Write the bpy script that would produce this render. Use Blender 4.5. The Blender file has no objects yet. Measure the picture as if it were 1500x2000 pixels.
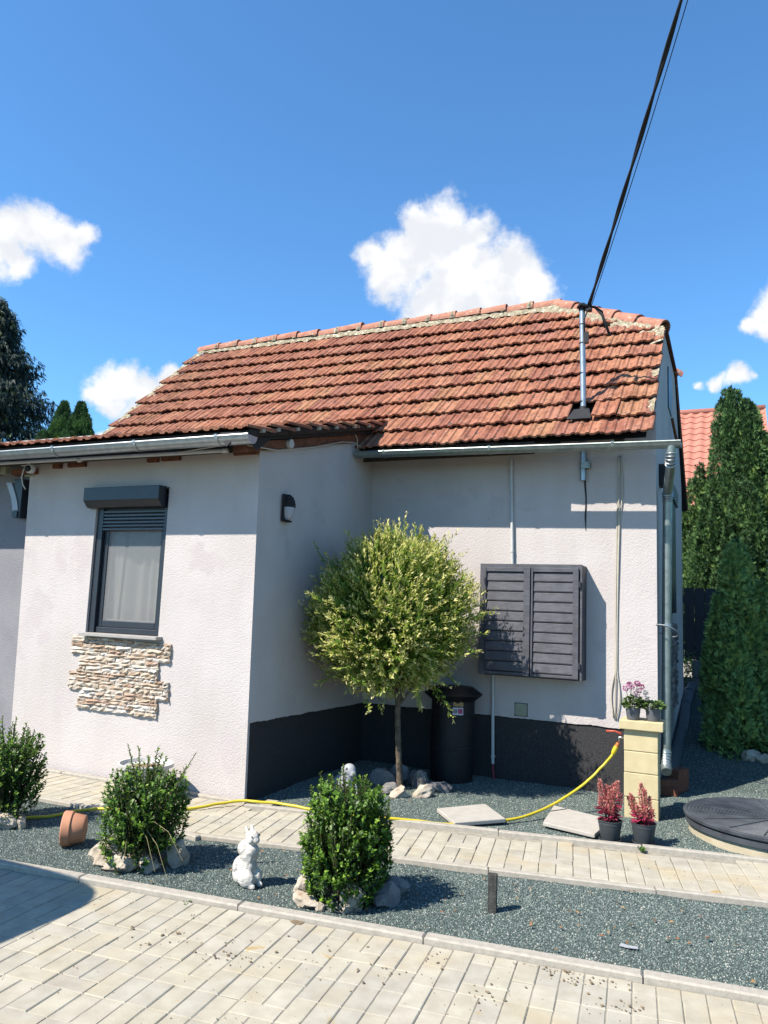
import bpy, bmesh, math, random
import numpy as np
from mathutils import Vector, Matrix, Euler, noise as mnoise

# ------------------------------------------------------------------ camera, sky, sun, exposure
S = bpy.context.scene
C = S.collection
R = math.radians
random.seed(7)
rng = np.random.default_rng(7)

cam_d = bpy.data.cameras.new('camera')
cam = bpy.data.objects.new('camera', cam_d)
C.objects.link(cam)
S.camera = cam
cam_d.sensor_fit = 'VERTICAL'
cam_d.sensor_height = 36.0
cam_d.lens = 36.0 * 1494.85 / 2000.0
cam_d.clip_start = 0.05
cam_d.clip_end = 1000
pit, yaw, rol = R(7.407), R(-24.529), R(2.271)
fw = Vector((math.sin(yaw) * math.cos(pit), math.cos(yaw) * math.cos(pit), math.sin(pit)))
rt = Vector((math.cos(yaw), -math.sin(yaw), 0))
up = rt.cross(fw)
r2 = rt * math.cos(rol) + up * math.sin(rol)
u2 = up * math.cos(rol) - rt * math.sin(rol)
cam.matrix_world = Matrix(((r2.x, u2.x, -fw.x, 0), (r2.y, u2.y, -fw.y, 0), (r2.z, u2.z, -fw.z, 1.6), (0, 0, 0, 1)))

SUN = Vector((-0.52, -0.73, 1.0)).normalized()          # towards the sun
sl = bpy.data.lights.new('sun', 'SUN')
sl.energy = 4.9
sl.angle = R(0.5)
sl.color = (1.0, 0.935, 0.835)
so = bpy.data.objects.new('sun', sl)
C.objects.link(so)
so.rotation_euler = (-SUN).to_track_quat('-Z', 'Y').to_euler()
so.location = (-10, -14, 20)

W = bpy.data.worlds.new('World')
S.world = W
W.use_nodes = True
wt = W.node_tree
wt.nodes.clear()


def wn(t, **k):
    n = wt.nodes.new(t)
    for a, b in k.items():
        setattr(n, a, b)
    return n


def wmath(op, a, b=None, c=None):
    n = wn('ShaderNodeMath', operation=op)
    for i, v in enumerate((a, b, c)):
        if v is None:
            continue
        if isinstance(v, (int, float)):
            n.inputs[i].default_value = v
        else:
            wt.links.new(v, n.inputs[i])
    return n.outputs[0]


sky = wn('ShaderNodeTexSky', sky_type='NISHITA')
sky.sun_disc = False
sky.sun_elevation = math.asin(SUN.z)
sky.sun_rotation = math.atan2(SUN.x, SUN.y)
sky.altitude = 0
sky.air_density = 1.0
sky.dust_density = 0.1
sky.ozone_density = 3.0
SKY_STRENGTH = 0.103
tc = wn('ShaderNodeTexCoord')
dirv = tc.outputs['Generated']
# cumulus: (direction, angular radius) of the puffs each cloud is made of
PUFFS = [(-0.3112, 0.8347, 0.4543, 0.0511), (-0.3575, 0.8307, 0.4267, 0.0539), (-0.2966, 0.8594, 0.4165, 0.0597), (-0.2367, 0.8782, 0.4156, 0.0482), (-0.2175, 0.8924, 0.3955, 0.0370), (-0.3800, 0.8281, 0.4122, 0.0396), (-0.3269, 0.8616, 0.3882, 0.0511), (-0.2665, 0.8822, 0.3882, 0.0503), (-0.3384, 0.8169, 0.4670, 0.0325), (-0.2770, 0.8468, 0.4542, 0.0279), (-0.3936, 0.8092, 0.4362, 0.0254),
         (-0.7133, 0.5742, 0.4019, 0.0404), (-0.7364, 0.5547, 0.3874, 0.0501), (-0.6965, 0.5951, 0.4010, 0.0341), (-0.7295, 0.5745, 0.3711, 0.0256), (-0.6801, 0.6088, 0.4084, 0.0211),
         (-0.6756, 0.6873, 0.2670, 0.0298), (-0.6536, 0.7111, 0.2591, 0.0292), (-0.6908, 0.6753, 0.2584, 0.0211), (-0.6660, 0.7065, 0.2393, 0.0278), (-0.6336, 0.7235, 0.2740, 0.0209), (-0.6814, 0.6901, 0.2439, 0.0208),
         (0.0118, 0.9572, 0.2892, 0.0195), (-0.0103, 0.9587, 0.2842, 0.0144), (-0.0327, 0.9587, 0.2824, 0.0102), (0.0269, 0.9578, 0.2861, 0.0118),
         (0.0462, 0.9304, 0.3636, 0.0257), (0.0288, 0.9364, 0.3498, 0.0158), (0.0486, 0.9400, 0.3377, 0.0181),
         (-0.6946, 0.6924, 0.1953, 0.0154),
         (0.45, 0.80, 0.39, 0.07), (0.53, 0.76, 0.37, 0.06), (0.9, -0.2, 0.38, 0.08), (0.87, -0.28, 0.4, 0.07), (-0.93, 0.05, 0.36, 0.07), (-0.9, 0.12, 0.4, 0.06), (0.3, -0.88, 0.36, 0.08), (0.22, -0.9, 0.37, 0.07)]


def wnoise(scale, detail, rough, col=False):
    n = wn('ShaderNodeTexNoise')
    n.inputs['Scale'].default_value = scale
    n.inputs['Detail'].default_value = detail
    n.inputs['Roughness'].default_value = rough
    wt.links.new(dirv, n.inputs['Vector'])
    return n.outputs['Color' if col else 'Fac']


# warp the direction a little so that the puffs do not read as circles
wob = wn('ShaderNodeVectorMath', operation='MULTIPLY_ADD')
wt.links.new(wnoise(9.0, 5, 0.6, True), wob.inputs[0])
wob.inputs[1].default_value = (0.075, 0.075, 0.075)
wob.inputs[2].default_value = (-0.0375, -0.0375, -0.0375)
wadd = wn('ShaderNodeVectorMath', operation='ADD')
wt.links.new(dirv, wadd.inputs[0])
wt.links.new(wob.outputs[0], wadd.inputs[1])
fld = None
for x, y, z, r in PUFFS:
    d = wn('ShaderNodeVectorMath', operation='DISTANCE')
    wt.links.new(wadd.outputs[0], d.inputs[0])
    d.inputs[1].default_value = (x, y, z)
    v = wmath('MULTIPLY_ADD', d.outputs['Value'], -1.0 / (0.92 * r), 1.0)
    fld = v if fld is None else wmath('MAXIMUM', fld, v)
nz = wnoise(24.0, 12, 0.66)
fld = wmath('MULTIPLY_ADD', wmath('SUBTRACT', nz, 0.5), 1.45, fld)
mr = wn('ShaderNodeMapRange', interpolation_type='SMOOTHSTEP')
wt.links.new(fld, mr.inputs['Value'])
mr.inputs['From Min'].default_value = -0.20
mr.inputs['From Max'].default_value = 0.50
alpha = mr.outputs[0]
# relief: cloud thickness compared with the thickness a little higher up, so undersides go grey
off = wn('ShaderNodeVectorMath', operation='ADD')
wt.links.new(dirv, off.inputs[0])
off.inputs[1].default_value = (-0.012, 0.0, 0.022)


def wnoise_at(vec, scale, detail, rough):
    n = wn('ShaderNodeTexNoise')
    n.inputs['Scale'].default_value = scale
    n.inputs['Detail'].default_value = detail
    n.inputs['Roughness'].default_value = rough
    wt.links.new(vec, n.inputs['Vector'])
    return n.outputs['Fac']


rel = wmath('SUBTRACT', wnoise_at(dirv, 15.0, 4, 0.5), wnoise_at(off.outputs[0], 15.0, 4, 0.5))
shade = wn('ShaderNodeMapRange', interpolation_type='SMOOTHSTEP')
wt.links.new(rel, shade.inputs['Value'])
shade.inputs['From Min'].default_value = -0.13
shade.inputs['From Max'].default_value = 0.10
ccol = wn('ShaderNodeMix', data_type='RGBA')
wt.links.new(shade.outputs[0], ccol.inputs[0])
ccol.inputs[6].default_value = (4.0, 4.15, 4.4, 1)
ccol.inputs[7].default_value = (5.0, 5.0, 5.0, 1)
grade = wn('ShaderNodeVectorMath', operation='MULTIPLY')     # clear, strongly blue summer sky
wt.links.new(sky.outputs[0], grade.inputs[0])
grade.inputs[1].default_value = (0.58, 0.945, 1.16)
mixc = wn('ShaderNodeMix', data_type='RGBA')
wt.links.new(alpha, mixc.inputs[0])
wt.links.new(grade.outputs[0], mixc.inputs[6])
wt.links.new(ccol.outputs[2], mixc.inputs[7])
bg = wn('ShaderNodeBackground')
bg.inputs['Strength'].default_value = SKY_STRENGTH
wt.links.new(mixc.outputs[2], bg.inputs['Color'])
wo = wn('ShaderNodeOutputWorld')
wt.links.new(bg.outputs[0], wo.inputs['Surface'])

S.view_settings.view_transform = 'Standard'
S.view_settings.look = 'None'
S.view_settings.exposure = 1.06
S.view_settings.gamma = 1.0
S.view_settings.use_curve_mapping = False
S.render.engine = 'CYCLES'
S.cycles.max_bounces = 6
S.cycles.transparent_max_bounces = 8


# ------------------------------------------------------------------ materials
ALB = 0.62                                              # all surface colours below are for exposure 0.25; scaled to the exposure above


def mat(name, c1, c2=None, rough=0.8, scale=8.0, bump=0.0, bscale=60.0, metal=0.0, rnd=None, spots=None, detail=5.0, spec=0.4, bdist=0.01, trans=0.0, attr=None, streak=None, coat=0.0, big=None):
    """noise-mottled principled surface. rnd: list of colours picked per object; spots: (colour, scale, threshold);
    attr: colour ramp [(pos, colour)] driven by the vertex attribute 'tint'; trans: translucent share (leaves)."""
    kk = lambda c: tuple(v * ALB for v in c)
    c1, c2 = kk(c1), (kk(c2) if c2 is not None and not rnd else c2)
    rnd = [kk(c) for c in rnd] if rnd else None
    attr = [(p_, kk(c)) for p_, c in attr] if attr else None
    big = (kk(big[0]), *big[1:]) if big else None
    spots = [(kk(q[0]), q[1], q[2]) for q in (spots if isinstance(spots, list) else [spots])] if spots else None
    m = bpy.data.materials.new(name)
    m.use_nodes = True
    t = m.node_tree
    N, L = t.nodes, t.links
    b = N['Principled BSDF']
    b.inputs['Roughness'].default_value = rough
    b.inputs['Metallic'].default_value = metal
    b.inputs['Specular IOR Level'].default_value = spec
    b.inputs['Coat Weight'].default_value = coat
    geo = N.new('ShaderNodeNewGeometry')
    pos = geo.outputs['Position']

    def noise(s, d=5.0, ro=0.55, vec=None):
        n = N.new('ShaderNodeTexNoise')
        n.inputs['Scale'].default_value = s
        n.inputs['Detail'].default_value = d
        n.inputs['Roughness'].default_value = ro
        L.new(vec or pos, n.inputs['Vector'])
        return n.outputs['Fac']

    def rng_(v, a, bb):
        q = N.new('ShaderNodeMapRange')
        L.new(v, q.inputs['Value'])
        q.inputs['From Min'].default_value = a
        q.inputs['From Max'].default_value = bb
        return q.outputs[0]

    def mixc(f, a, bb, mode='MIX'):
        q = N.new('ShaderNodeMix')
        q.data_type = 'RGBA'
        q.blend_type = mode
        for i, v in ((0, f), (6, a), (7, bb)):
            if isinstance(v, (int, float)):
                q.inputs[i].default_value = v
            elif isinstance(v, tuple):
                q.inputs[i].default_value = (*v[:3], 1)
            else:
                L.new(v, q.inputs[i])
        return q.outputs[2]

    def ramp(v, stops, const=False):
        q = N.new('ShaderNodeValToRGB')
        if const:
            q.color_ramp.interpolation = 'CONSTANT'
        el = q.color_ramp.elements
        while len(el) < len(stops):
            el.new(0.5)
        for e, (p, c) in zip(list(el), sorted(stops, key=lambda q_: q_[0])):
            e.position = p
            e.color = (*c, 1)
        L.new(v, q.inputs[0])
        return q.outputs[0]

    if attr:
        at = N.new('ShaderNodeAttribute')
        at.attribute_name = 'tint'
        col = ramp(at.outputs['Fac'], attr)
    elif rnd:
        oi = N.new('ShaderNodeObjectInfo')
        col = ramp(oi.outputs['Random'], [(i / len(rnd), c) for i, c in enumerate(rnd)], True)
    else:
        col = c1
    if c2 is not None:
        col = mixc(rng_(noise(scale, detail), 0.36, 0.64), col, c2) if not (rnd or attr) else mixc(rng_(noise(scale, detail), 0.35, 0.7), col, c2, 'MULTIPLY')
    if big:
        col = mixc(rng_(noise(big[1], 3), big[2], big[2] + 0.22), col, big[0])
    if streak:
        mp = N.new('ShaderNodeMapping')
        mp.inputs['Scale'].default_value = streak[1]
        L.new(pos, mp.inputs['Vector'])
        col = mixc(rng_(noise(1.0, 4, 0.6, mp.outputs[0]), 0.42, 0.75), col, streak[0], 'MULTIPLY')
    if spots:
        for sc, ss, st in (spots if isinstance(spots, list) else [spots]):
            col = mixc(rng_(noise(ss, 4, 0.6), st, st + 0.06), col, sc)
    if isinstance(col, tuple):
        b.inputs['Base Color'].default_value = (*col, 1)
    else:
        L.new(col, b.inputs['Base Color'])
    if bump:
        bp = N.new('ShaderNodeBump')
        bp.inputs['Strength'].default_value = bump
        bp.inputs['Distance'].default_value = bdist
        L.new(noise(bscale, 6, 0.6), bp.inputs['Height'])
        L.new(bp.outputs[0], b.inputs['Normal'])
    if trans:
        tr = N.new('ShaderNodeBsdfTranslucent')
        if isinstance(col, tuple):
            tr.inputs['Color'].default_value = (*col, 1)
        else:
            L.new(col, tr.inputs['Color'])
        ms = N.new('ShaderNodeMixShader')
        ms.inputs[0].default_value = trans
        L.new(b.outputs[0], ms.inputs[1])
        L.new(tr.outputs[0], ms.inputs[2])
        L.new(ms.outputs[0], N['Material Output'].inputs['Surface'])
    return m


M = {}
M['render'] = mat('white_render', (0.74, 0.675, 0.645), (0.69, 0.627, 0.597), 0.92, 2.2, 0.55, 75, big=((0.655, 0.59, 0.55), 0.7, 0.5), bdist=0.012, spec=0.2, streak=((0.945, 0.935, 0.925), (4.0, 4.0, 0.6)), spots=[((0.665, 0.59, 0.57), 1.9, 0.60), ((0.52, 0.47, 0.43), 9.0, 0.73)])
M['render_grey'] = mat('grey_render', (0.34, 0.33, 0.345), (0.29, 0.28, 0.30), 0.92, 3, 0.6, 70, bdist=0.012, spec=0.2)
M['plinth'] = mat('charcoal_plinth', (0.062, 0.059, 0.060), (0.028, 0.028, 0.031), 0.85, 160, 0.8, 190, spots=[((0.17, 0.16, 0.15), 210, 0.60), ((0.055, 0.052, 0.05), 3.0, 0.58)], bdist=0.008, spec=0.3)
TILE_C = [(0.542, 0.24, 0.145), (0.48, 0.205, 0.129), (0.573, 0.275, 0.167), (0.438, 0.181, 0.118), (0.562, 0.286, 0.161), (0.521, 0.24, 0.156), (0.542, 0.234, 0.14), (0.468, 0.205, 0.14), (0.532, 0.234, 0.15), (0.562, 0.252, 0.15), (0.51, 0.222, 0.14)]
M['tile'] = mat('roof_tile_clay', (0.4, 0.13, 0.08), (0.66, 0.57, 0.53), 0.85, 9, 0.5, 90, rnd=TILE_C,
                spots=[((0.60, 0.52, 0.38), 24, 0.665), ((0.14, 0.095, 0.08), 15, 0.60)], streak=((0.50, 0.42, 0.39), (30, 3, 3)), spec=0.2)
M['tile_far'] = mat('roof_tile_clay_joined', (0.4, 0.13, 0.08), (0.66, 0.57, 0.53), 0.85, 9, 0.5, 90, attr=[(i_ / 10, c_) for i_, c_ in enumerate(TILE_C)],
                    spots=[((0.60, 0.52, 0.38), 24, 0.665), ((0.14, 0.095, 0.08), 15, 0.60)], streak=((0.50, 0.42, 0.39), (30, 3, 3)), spec=0.2)
M['ridge'] = mat('ridge_tile_clay', (0.58, 0.28, 0.19), (0.44, 0.19, 0.13), 0.85, 7, 0.7, 50, spots=[((0.60, 0.52, 0.40), 20, 0.60), ((0.12, 0.08, 0.06), 13, 0.64)], spec=0.2)
M['mortar'] = mat('ridge_mortar', (0.56, 0.49, 0.35), (0.27, 0.22, 0.145), 0.95, 26, 1.0, 45, spots=((0.72, 0.66, 0.52), 16, 0.56), bdist=0.02, spec=0.1)
M['wood_dark'] = mat('old_dark_wood', (0.075, 0.045, 0.030), (0.035, 0.022, 0.016), 0.85, 12, 0.4, 60, streak=((0.5, 0.45, 0.4), (6, 40, 40)))
M['wood_red'] = mat('red_brown_beam', (0.30, 0.11, 0.05), (0.16, 0.06, 0.03), 0.8, 14, 0.4, 60, streak=((0.5, 0.4, 0.35), (4, 30, 30)))
M['wood_pale'] = mat('pale_batten', (0.55, 0.47, 0.36), (0.42, 0.34, 0.25), 0.8, 30)
M['underlay'] = mat('dark_roof_membrane', (0.02, 0.02, 0.025), (0.035, 0.03, 0.03), 0.8, 20)
M['zinc'] = mat('galvanised_steel', (0.62, 0.66, 0.68), (0.48, 0.52, 0.54), 0.38, 14, 0.08, 40, metal=0.75, spec=0.5)
M['zinc_old'] = mat('dull_galvanised_steel', (0.44, 0.50, 0.47), (0.33, 0.38, 0.36), 0.42, 16, 0.08, 40, metal=0.7, spec=0.5)
M['pvc_white'] = mat('white_plastic', (0.72, 0.72, 0.70), (0.64, 0.64, 0.62), 0.5, 10)
M['cable_cream'] = mat('cream_cable', (0.66, 0.60, 0.48), (0.58, 0.52, 0.42), 0.5, 10)
M['anthracite'] = mat('anthracite_paint', (0.030, 0.036, 0.048), (0.024, 0.029, 0.040), 0.38, 10, spec=0.5)
M['slat_grey'] = mat('shutter_slat_metal', (0.075, 0.085, 0.105), (0.06, 0.07, 0.09), 0.35, 20, spec=0.5)
M['stain_grey'] = mat('grey_stained_timber', (0.135, 0.135, 0.155), (0.095, 0.095, 0.112), 0.6, 9, 0.25, 70, streak=((0.62, 0.62, 0.62), (9, 60, 60)), bdist=0.006)
M['stain_dark'] = mat('dark_grey_timber', (0.06, 0.06, 0.075), (0.045, 0.045, 0.057), 0.6, 9, 0.2, 60)
M['black'] = mat('black_plastic', (0.011, 0.011, 0.013), (0.017, 0.017, 0.019), 0.55, 12, spec=0.3)
M['black_matt'] = mat('black_rubber', (0.015, 0.015, 0.017), (0.022, 0.022, 0.024), 0.75, 20)
M['lens'] = mat('frosted_lamp_cover', (0.50, 0.50, 0.54), (0.44, 0.44, 0.48), 0.25, 8)
M['stone_tile'] = mat('cream_split_stone', (0.6, 0.5, 0.38), (0.66, 0.55, 0.45), 0.9, 22, 0.7, 60,
                      rnd=[(0.804, 0.73, 0.636), (0.764, 0.66, 0.541), (0.833, 0.78, 0.71), (0.686, 0.56, 0.445), (0.784, 0.7, 0.594), (0.843, 0.8, 0.753), (0.608, 0.46, 0.36)], bdist=0.012, spots=((0.42, 0.25, 0.16), 30, 0.66), spec=0.15)
M['stone_dark'] = mat('mixed_grey_split_stone', (0.3, 0.27, 0.25), (0.6, 0.55, 0.5), 0.9, 30, 0.7, 60, rnd=[(0.36, 0.32, 0.30), (0.28, 0.25, 0.24), (0.44, 0.39, 0.36), (0.22, 0.20, 0.20)], bdist=0.012)
M['granite'] = mat('speckled_granite_sill', (0.60, 0.56, 0.52), (0.30, 0.28, 0.26), 0.6, 150, spots=((0.1, 0.09, 0.09), 200, 0.68))
M['paver'] = mat('concrete_paver', (0.5, 0.46, 0.4), (0.80, 0.78, 0.76), 0.92, 9, 0.35, 160,
                 rnd=[(0.6, 0.551, 0.445), (0.562, 0.524, 0.428), (0.621, 0.573, 0.461), (0.579, 0.529, 0.412), (0.605, 0.557, 0.439), (0.546, 0.507, 0.418)],
                 big=((0.56, 0.465, 0.30), 1.7, 0.52), spots=[((0.52, 0.38, 0.185), 6.0, 0.66), ((0.24, 0.22, 0.19), 60, 0.72)], bdist=0.004, spec=0.15)
M['kerb'] = mat('concrete_kerb', (0.55, 0.50, 0.42), (0.45, 0.41, 0.345), 0.92, 30, 0.4, 120, bdist=0.004, spec=0.15, spots=((0.30, 0.28, 0.25), 70, 0.68))
M['joint'] = mat('sandy_joint', (0.30, 0.27, 0.21), (0.46, 0.415, 0.33), 0.95, 26, 0.4, 150)
M['slab'] = mat('pale_concrete_slab', (0.58, 0.54, 0.475), (0.52, 0.48, 0.42), 0.92, 14, 0.3, 140, bdist=0.004, spec=0.15)
M['gravel_base'] = mat('dark_green_grit', (0.085, 0.112, 0.102), (0.05, 0.066, 0.06), 0.9, 120, 0.8, 150, bdist=0.01)
M['pebble'] = mat('green_grey_chippings', (0.1, 0.1, 0.1), (0.7, 0.7, 0.7), 0.7, 200,
                  rnd=[(0.129, 0.182, 0.165), (0.207, 0.273, 0.242), (0.086, 0.123, 0.114), (0.292, 0.365, 0.321), (0.156, 0.216, 0.193), (0.374, 0.408, 0.354), (0.107, 0.153, 0.136), (0.235, 0.301, 0.272), (0.632, 0.634, 0.547), (0.144, 0.194, 0.179), (0.129, 0.181, 0.164), (0.097, 0.137, 0.125), (0.173, 0.232, 0.208), (0.16, 0.208, 0.19), (0.125, 0.173, 0.158)], spec=0.35)
M['pebble'].node_tree.nodes['Principled BSDF'].inputs['Roughness'].default_value = 0.6
M['earth'] = mat('garden_earth', (0.09, 0.075, 0.05), (0.06, 0.075, 0.03), 0.95, 2)
M['rock'] = mat('limestone_rock', (0.70, 0.62, 0.50), (0.50, 0.41, 0.31), 0.9, 14, 0.9, 34, spots=((0.36, 0.22, 0.13), 11, 0.66), bdist=0.015, spec=0.15)
M['rock_grey'] = mat('grey_garden_rock', (0.30, 0.29, 0.28), (0.20, 0.19, 0.185), 0.9, 12, 0.8, 40, bdist=0.015, spec=0.15)
M['terracotta'] = mat('terracotta', (0.70, 0.33, 0.19), (0.60, 0.265, 0.15), 0.8, 9, 0.1, 80)
M['cast'] = mat('white_cast_stone', (0.86, 0.82, 0.75), (0.62, 0.58, 0.51), 0.9, 26, 0.9, 55, bdist=0.012, spec=0.15, spots=((0.26, 0.24, 0.20), 30, 0.66))
M['cast_grey'] = mat('pale_grey_cast_stone', (0.52, 0.53, 0.55), (0.42, 0.43, 0.45), 0.9, 18, 0.5, 60, spec=0.15)
M['white_pot'] = mat('white_glazed_pot', (0.70, 0.68, 0.64), (0.62, 0.60, 0.56), 0.5, 12)
M['soil'] = mat('potting_soil', (0.05, 0.03, 0.02), (0.09, 0.06, 0.035), 0.95, 50, 0.9, 80)
M['soil_dry'] = mat('dry_pale_soil', (0.36, 0.27, 0.17), (0.24, 0.17, 0.10), 0.95, 50, 0.9, 80)
M['pot_grey'] = mat('grey_plastic_pot', (0.065, 0.075, 0.082), (0.055, 0.063, 0.070), 0.5, 14)
M['pot_light'] = mat('pale_grey_plastic_pot', (0.17, 0.18, 0.20), (0.14, 0.15, 0.165), 0.5, 14)
M['block_yellow'] = mat('sand_yellow_block', (0.74, 0.625, 0.37), (0.67, 0.555, 0.32), 0.9, 12, 0.35, 110, bdist=0.004, spec=0.15)
M['block_grey'] = mat('grey_concrete_block', (0.26, 0.255, 0.25), (0.21, 0.205, 0.20), 0.92, 12, 0.4, 90)
M['hose'] = mat('yellow_hose', (0.78, 0.62, 0.035), (0.72, 0.56, 0.03), 0.4, 10)
M['red_plastic'] = mat('red_tap_plastic', (0.60, 0.10, 0.06), (0.52, 0.09, 0.05), 0.45, 10)
M['orange_plastic'] = mat('orange_hose_coupling', (0.75, 0.22, 0.05), (0.7, 0.2, 0.05), 0.45, 10)
M['red_conduit'] = mat('red_corrugated_conduit', (0.34, 0.05, 0.07), (0.28, 0.04, 0.06), 0.6, 10)
M['chrome'] = mat('chrome', (0.7, 0.7, 0.7), (0.6, 0.6, 0.6), 0.25, 10, metal=1.0)
M['lid'] = mat('weathered_black_lid', (0.040, 0.045, 0.055), (0.080, 0.090, 0.105), 0.58, 7, 0.25, 50, spots=((0.30, 0.32, 0.33), 26, 0.70), spec=0.5)
M['ring'] = mat('cream_concrete_ring', (0.64, 0.56, 0.40), (0.56, 0.48, 0.33), 0.92, 12, 0.3, 90)
M['sticker'] = mat('white_paper_sticker', (0.68, 0.66, 0.72), (0.62, 0.60, 0.68), 0.6, 12)
M['sticker_pink'] = mat('magenta_print', (0.45, 0.07, 0.16), (0.40, 0.06, 0.14), 0.6, 12)
M['sticker_tan'] = mat('torn_tan_label', (0.44, 0.30, 0.12), (0.36, 0.24, 0.10), 0.7, 30)
M['vent'] = mat('cream_vent_plate', (0.42, 0.42, 0.30), (0.37, 0.37, 0.26), 0.6, 12)
M['bark'] = mat('grey_willow_bark', (0.20, 0.155, 0.105), (0.11, 0.085, 0.06), 0.9, 26, 0.9, 60, bdist=0.012)
M['stem'] = mat('green_brown_stem', (0.12, 0.10, 0.05), (0.09, 0.08, 0.04), 0.9, 20)
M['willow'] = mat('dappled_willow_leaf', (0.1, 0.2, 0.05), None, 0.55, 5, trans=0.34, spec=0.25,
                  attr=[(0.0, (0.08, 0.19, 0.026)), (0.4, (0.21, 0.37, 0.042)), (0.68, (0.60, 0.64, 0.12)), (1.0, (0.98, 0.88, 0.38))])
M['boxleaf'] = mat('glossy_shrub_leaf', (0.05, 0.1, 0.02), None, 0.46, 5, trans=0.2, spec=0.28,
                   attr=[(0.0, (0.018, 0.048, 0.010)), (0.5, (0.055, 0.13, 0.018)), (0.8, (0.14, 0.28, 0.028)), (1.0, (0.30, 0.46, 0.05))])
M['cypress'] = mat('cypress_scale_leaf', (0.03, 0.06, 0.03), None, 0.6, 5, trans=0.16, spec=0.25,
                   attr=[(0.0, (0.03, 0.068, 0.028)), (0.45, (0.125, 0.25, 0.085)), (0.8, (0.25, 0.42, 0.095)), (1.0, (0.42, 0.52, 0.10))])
M['cypress_shade_lift'] = mat('shade_lifted_cypress_leaf', (0.03, 0.06, 0.03), None, 0.55, 5, trans=0.2, spec=0.3,  # leaf colour raised to make up for light the front trees lack
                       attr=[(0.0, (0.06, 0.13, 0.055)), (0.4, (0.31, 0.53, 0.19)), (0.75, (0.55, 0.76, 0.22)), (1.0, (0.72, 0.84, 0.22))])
M['spruce'] = mat('spruce_needle', (0.02, 0.04, 0.03), None, 0.6, 5, trans=0.1, spec=0.25,
                  attr=[(0.0, (0.018, 0.036, 0.036)), (0.6, (0.040, 0.075, 0.055)), (0.9, (0.12, 0.16, 0.045)), (1.0, (0.30, 0.32, 0.06))])
M['geranium_leaf'] = mat('geranium_leaf', (0.1, 0.2, 0.05), None, 0.6, 5, trans=0.25, attr=[(0.0, (0.06, 0.13, 0.025)), (0.7, (0.13, 0.24, 0.045)), (1.0, (0.36, 0.40, 0.2))])
M['petal_pink'] = mat('pink_petal', (0.72, 0.2, 0.42), None, 0.6, 5, trans=0.3, attr=[(0.0, (0.62, 0.10, 0.30)), (0.5, (0.72, 0.30, 0.52)), (1.0, (0.78, 0.62, 0.66))])
M['petal_white'] = mat('white_petal', (0.78, 0.74, 0.72), None, 0.6, 5, trans=0.3, attr=[(0.0, (0.70, 0.68, 0.62)), (1.0, (0.80, 0.78, 0.76))])
M['celosia'] = mat('celosia_plume', (0.6, 0.14, 0.15), None, 0.7, 5, trans=0.2, attr=[(0.0, (0.62, 0.06, 0.13)), (0.5, (0.84, 0.22, 0.22)), (1.0, (0.92, 0.50, 0.36))])
M['celosia_leaf'] = mat('celosia_leaf', (0.35, 0.03, 0.1), None, 0.6, 5, trans=0.3, attr=[(0.0, (0.24, 0.03, 0.05)), (0.7, (0.60, 0.06, 0.16)), (1.0, (0.72, 0.13, 0.22))])
M['dryleaf'] = mat('dry_leaf', (0.4, 0.2, 0.08), None, 0.8, 5, trans=0.2, attr=[(0.0, (0.36, 0.14, 0.06)), (1.0, (0.56, 0.34, 0.14))])
M['crumb'] = mat('dark_dirt_crumb', (0.20, 0.145, 0.09), (0.30, 0.22, 0.13), 0.95, 60)
M['orange_tile'] = mat('coral_roof_tile', (0.62, 0.255, 0.18), (0.57, 0.225, 0.155), 0.6, 2, spec=0.3)
M['far_wall'] = mat('far_cream_wall', (0.62, 0.58, 0.50), (0.56, 0.52, 0.45), 0.9, 3)
M['fence'] = mat('dark_fence_board', (0.045, 0.047, 0.055), (0.035, 0.036, 0.042), 0.7, 10)
M['pipe_grey'] = mat('grey_drain_pipe', (0.15, 0.165, 0.18), (0.12, 0.13, 0.145), 0.5, 10)
M['brick_red'] = mat('red_brick', (0.30, 0.11, 0.06), (0.22, 0.08, 0.045), 0.9, 20, 0.5, 70)
M['post'] = mat('weathered_grey_post', (0.10, 0.095, 0.085), (0.05, 0.047, 0.043), 0.85, 30, 0.5, 80, streak=((0.5, 0.5, 0.5), (60, 60, 6)))
M['curtain'] = mat('sheer_curtain', (0.85, 0.83, 0.80), None, 0.9, 5, trans=0.4)
M['room'] = mat('dim_room', (0.22, 0.21, 0.20), None, 0.9)
M['straw'] = mat('dry_grass_blade', (0.40, 0.34, 0.16), None, 0.8, trans=0.2)
M['shade_canopy'] = mat('shade_caster_cloth', (0.45, 0.40, 0.32), (0.42, 0.37, 0.29), 0.9, 8)  # cloth of the unseen shade caster

g = bpy.data.materials.new('window_glass')
g.use_nodes = True
gt = g.node_tree
for n in list(gt.nodes):
    if n.type != 'OUTPUT_MATERIAL':
        gt.nodes.remove(n)
gl = gt.nodes.new('ShaderNodeBsdfGlossy')
gl.inputs['Roughness'].default_value = 0.02
tp = gt.nodes.new('ShaderNodeBsdfTransparent')
tp.inputs['Color'].default_value = (0.95, 0.95, 0.94, 1)
lw = gt.nodes.new('ShaderNodeLayerWeight')
pw = gt.nodes.new('ShaderNodeMath')
pw.operation = 'POWER'
gt.links.new(lw.outputs['Facing'], pw.inputs[0])
pw.inputs[1].default_value = 5.0
fr = gt.nodes.new('ShaderNodeMath')
fr.operation = 'MULTIPLY_ADD'
gt.links.new(pw.outputs[0], fr.inputs[0])
fr.inputs[1].default_value = 0.95
fr.inputs[2].default_value = 0.045
mx = gt.nodes.new('ShaderNodeMixShader')
gt.links.new(fr.outputs[0], mx.inputs[0])
gt.links.new(tp.outputs[0], mx.inputs[1])
gt.links.new(gl.outputs[0], mx.inputs[2])
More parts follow.
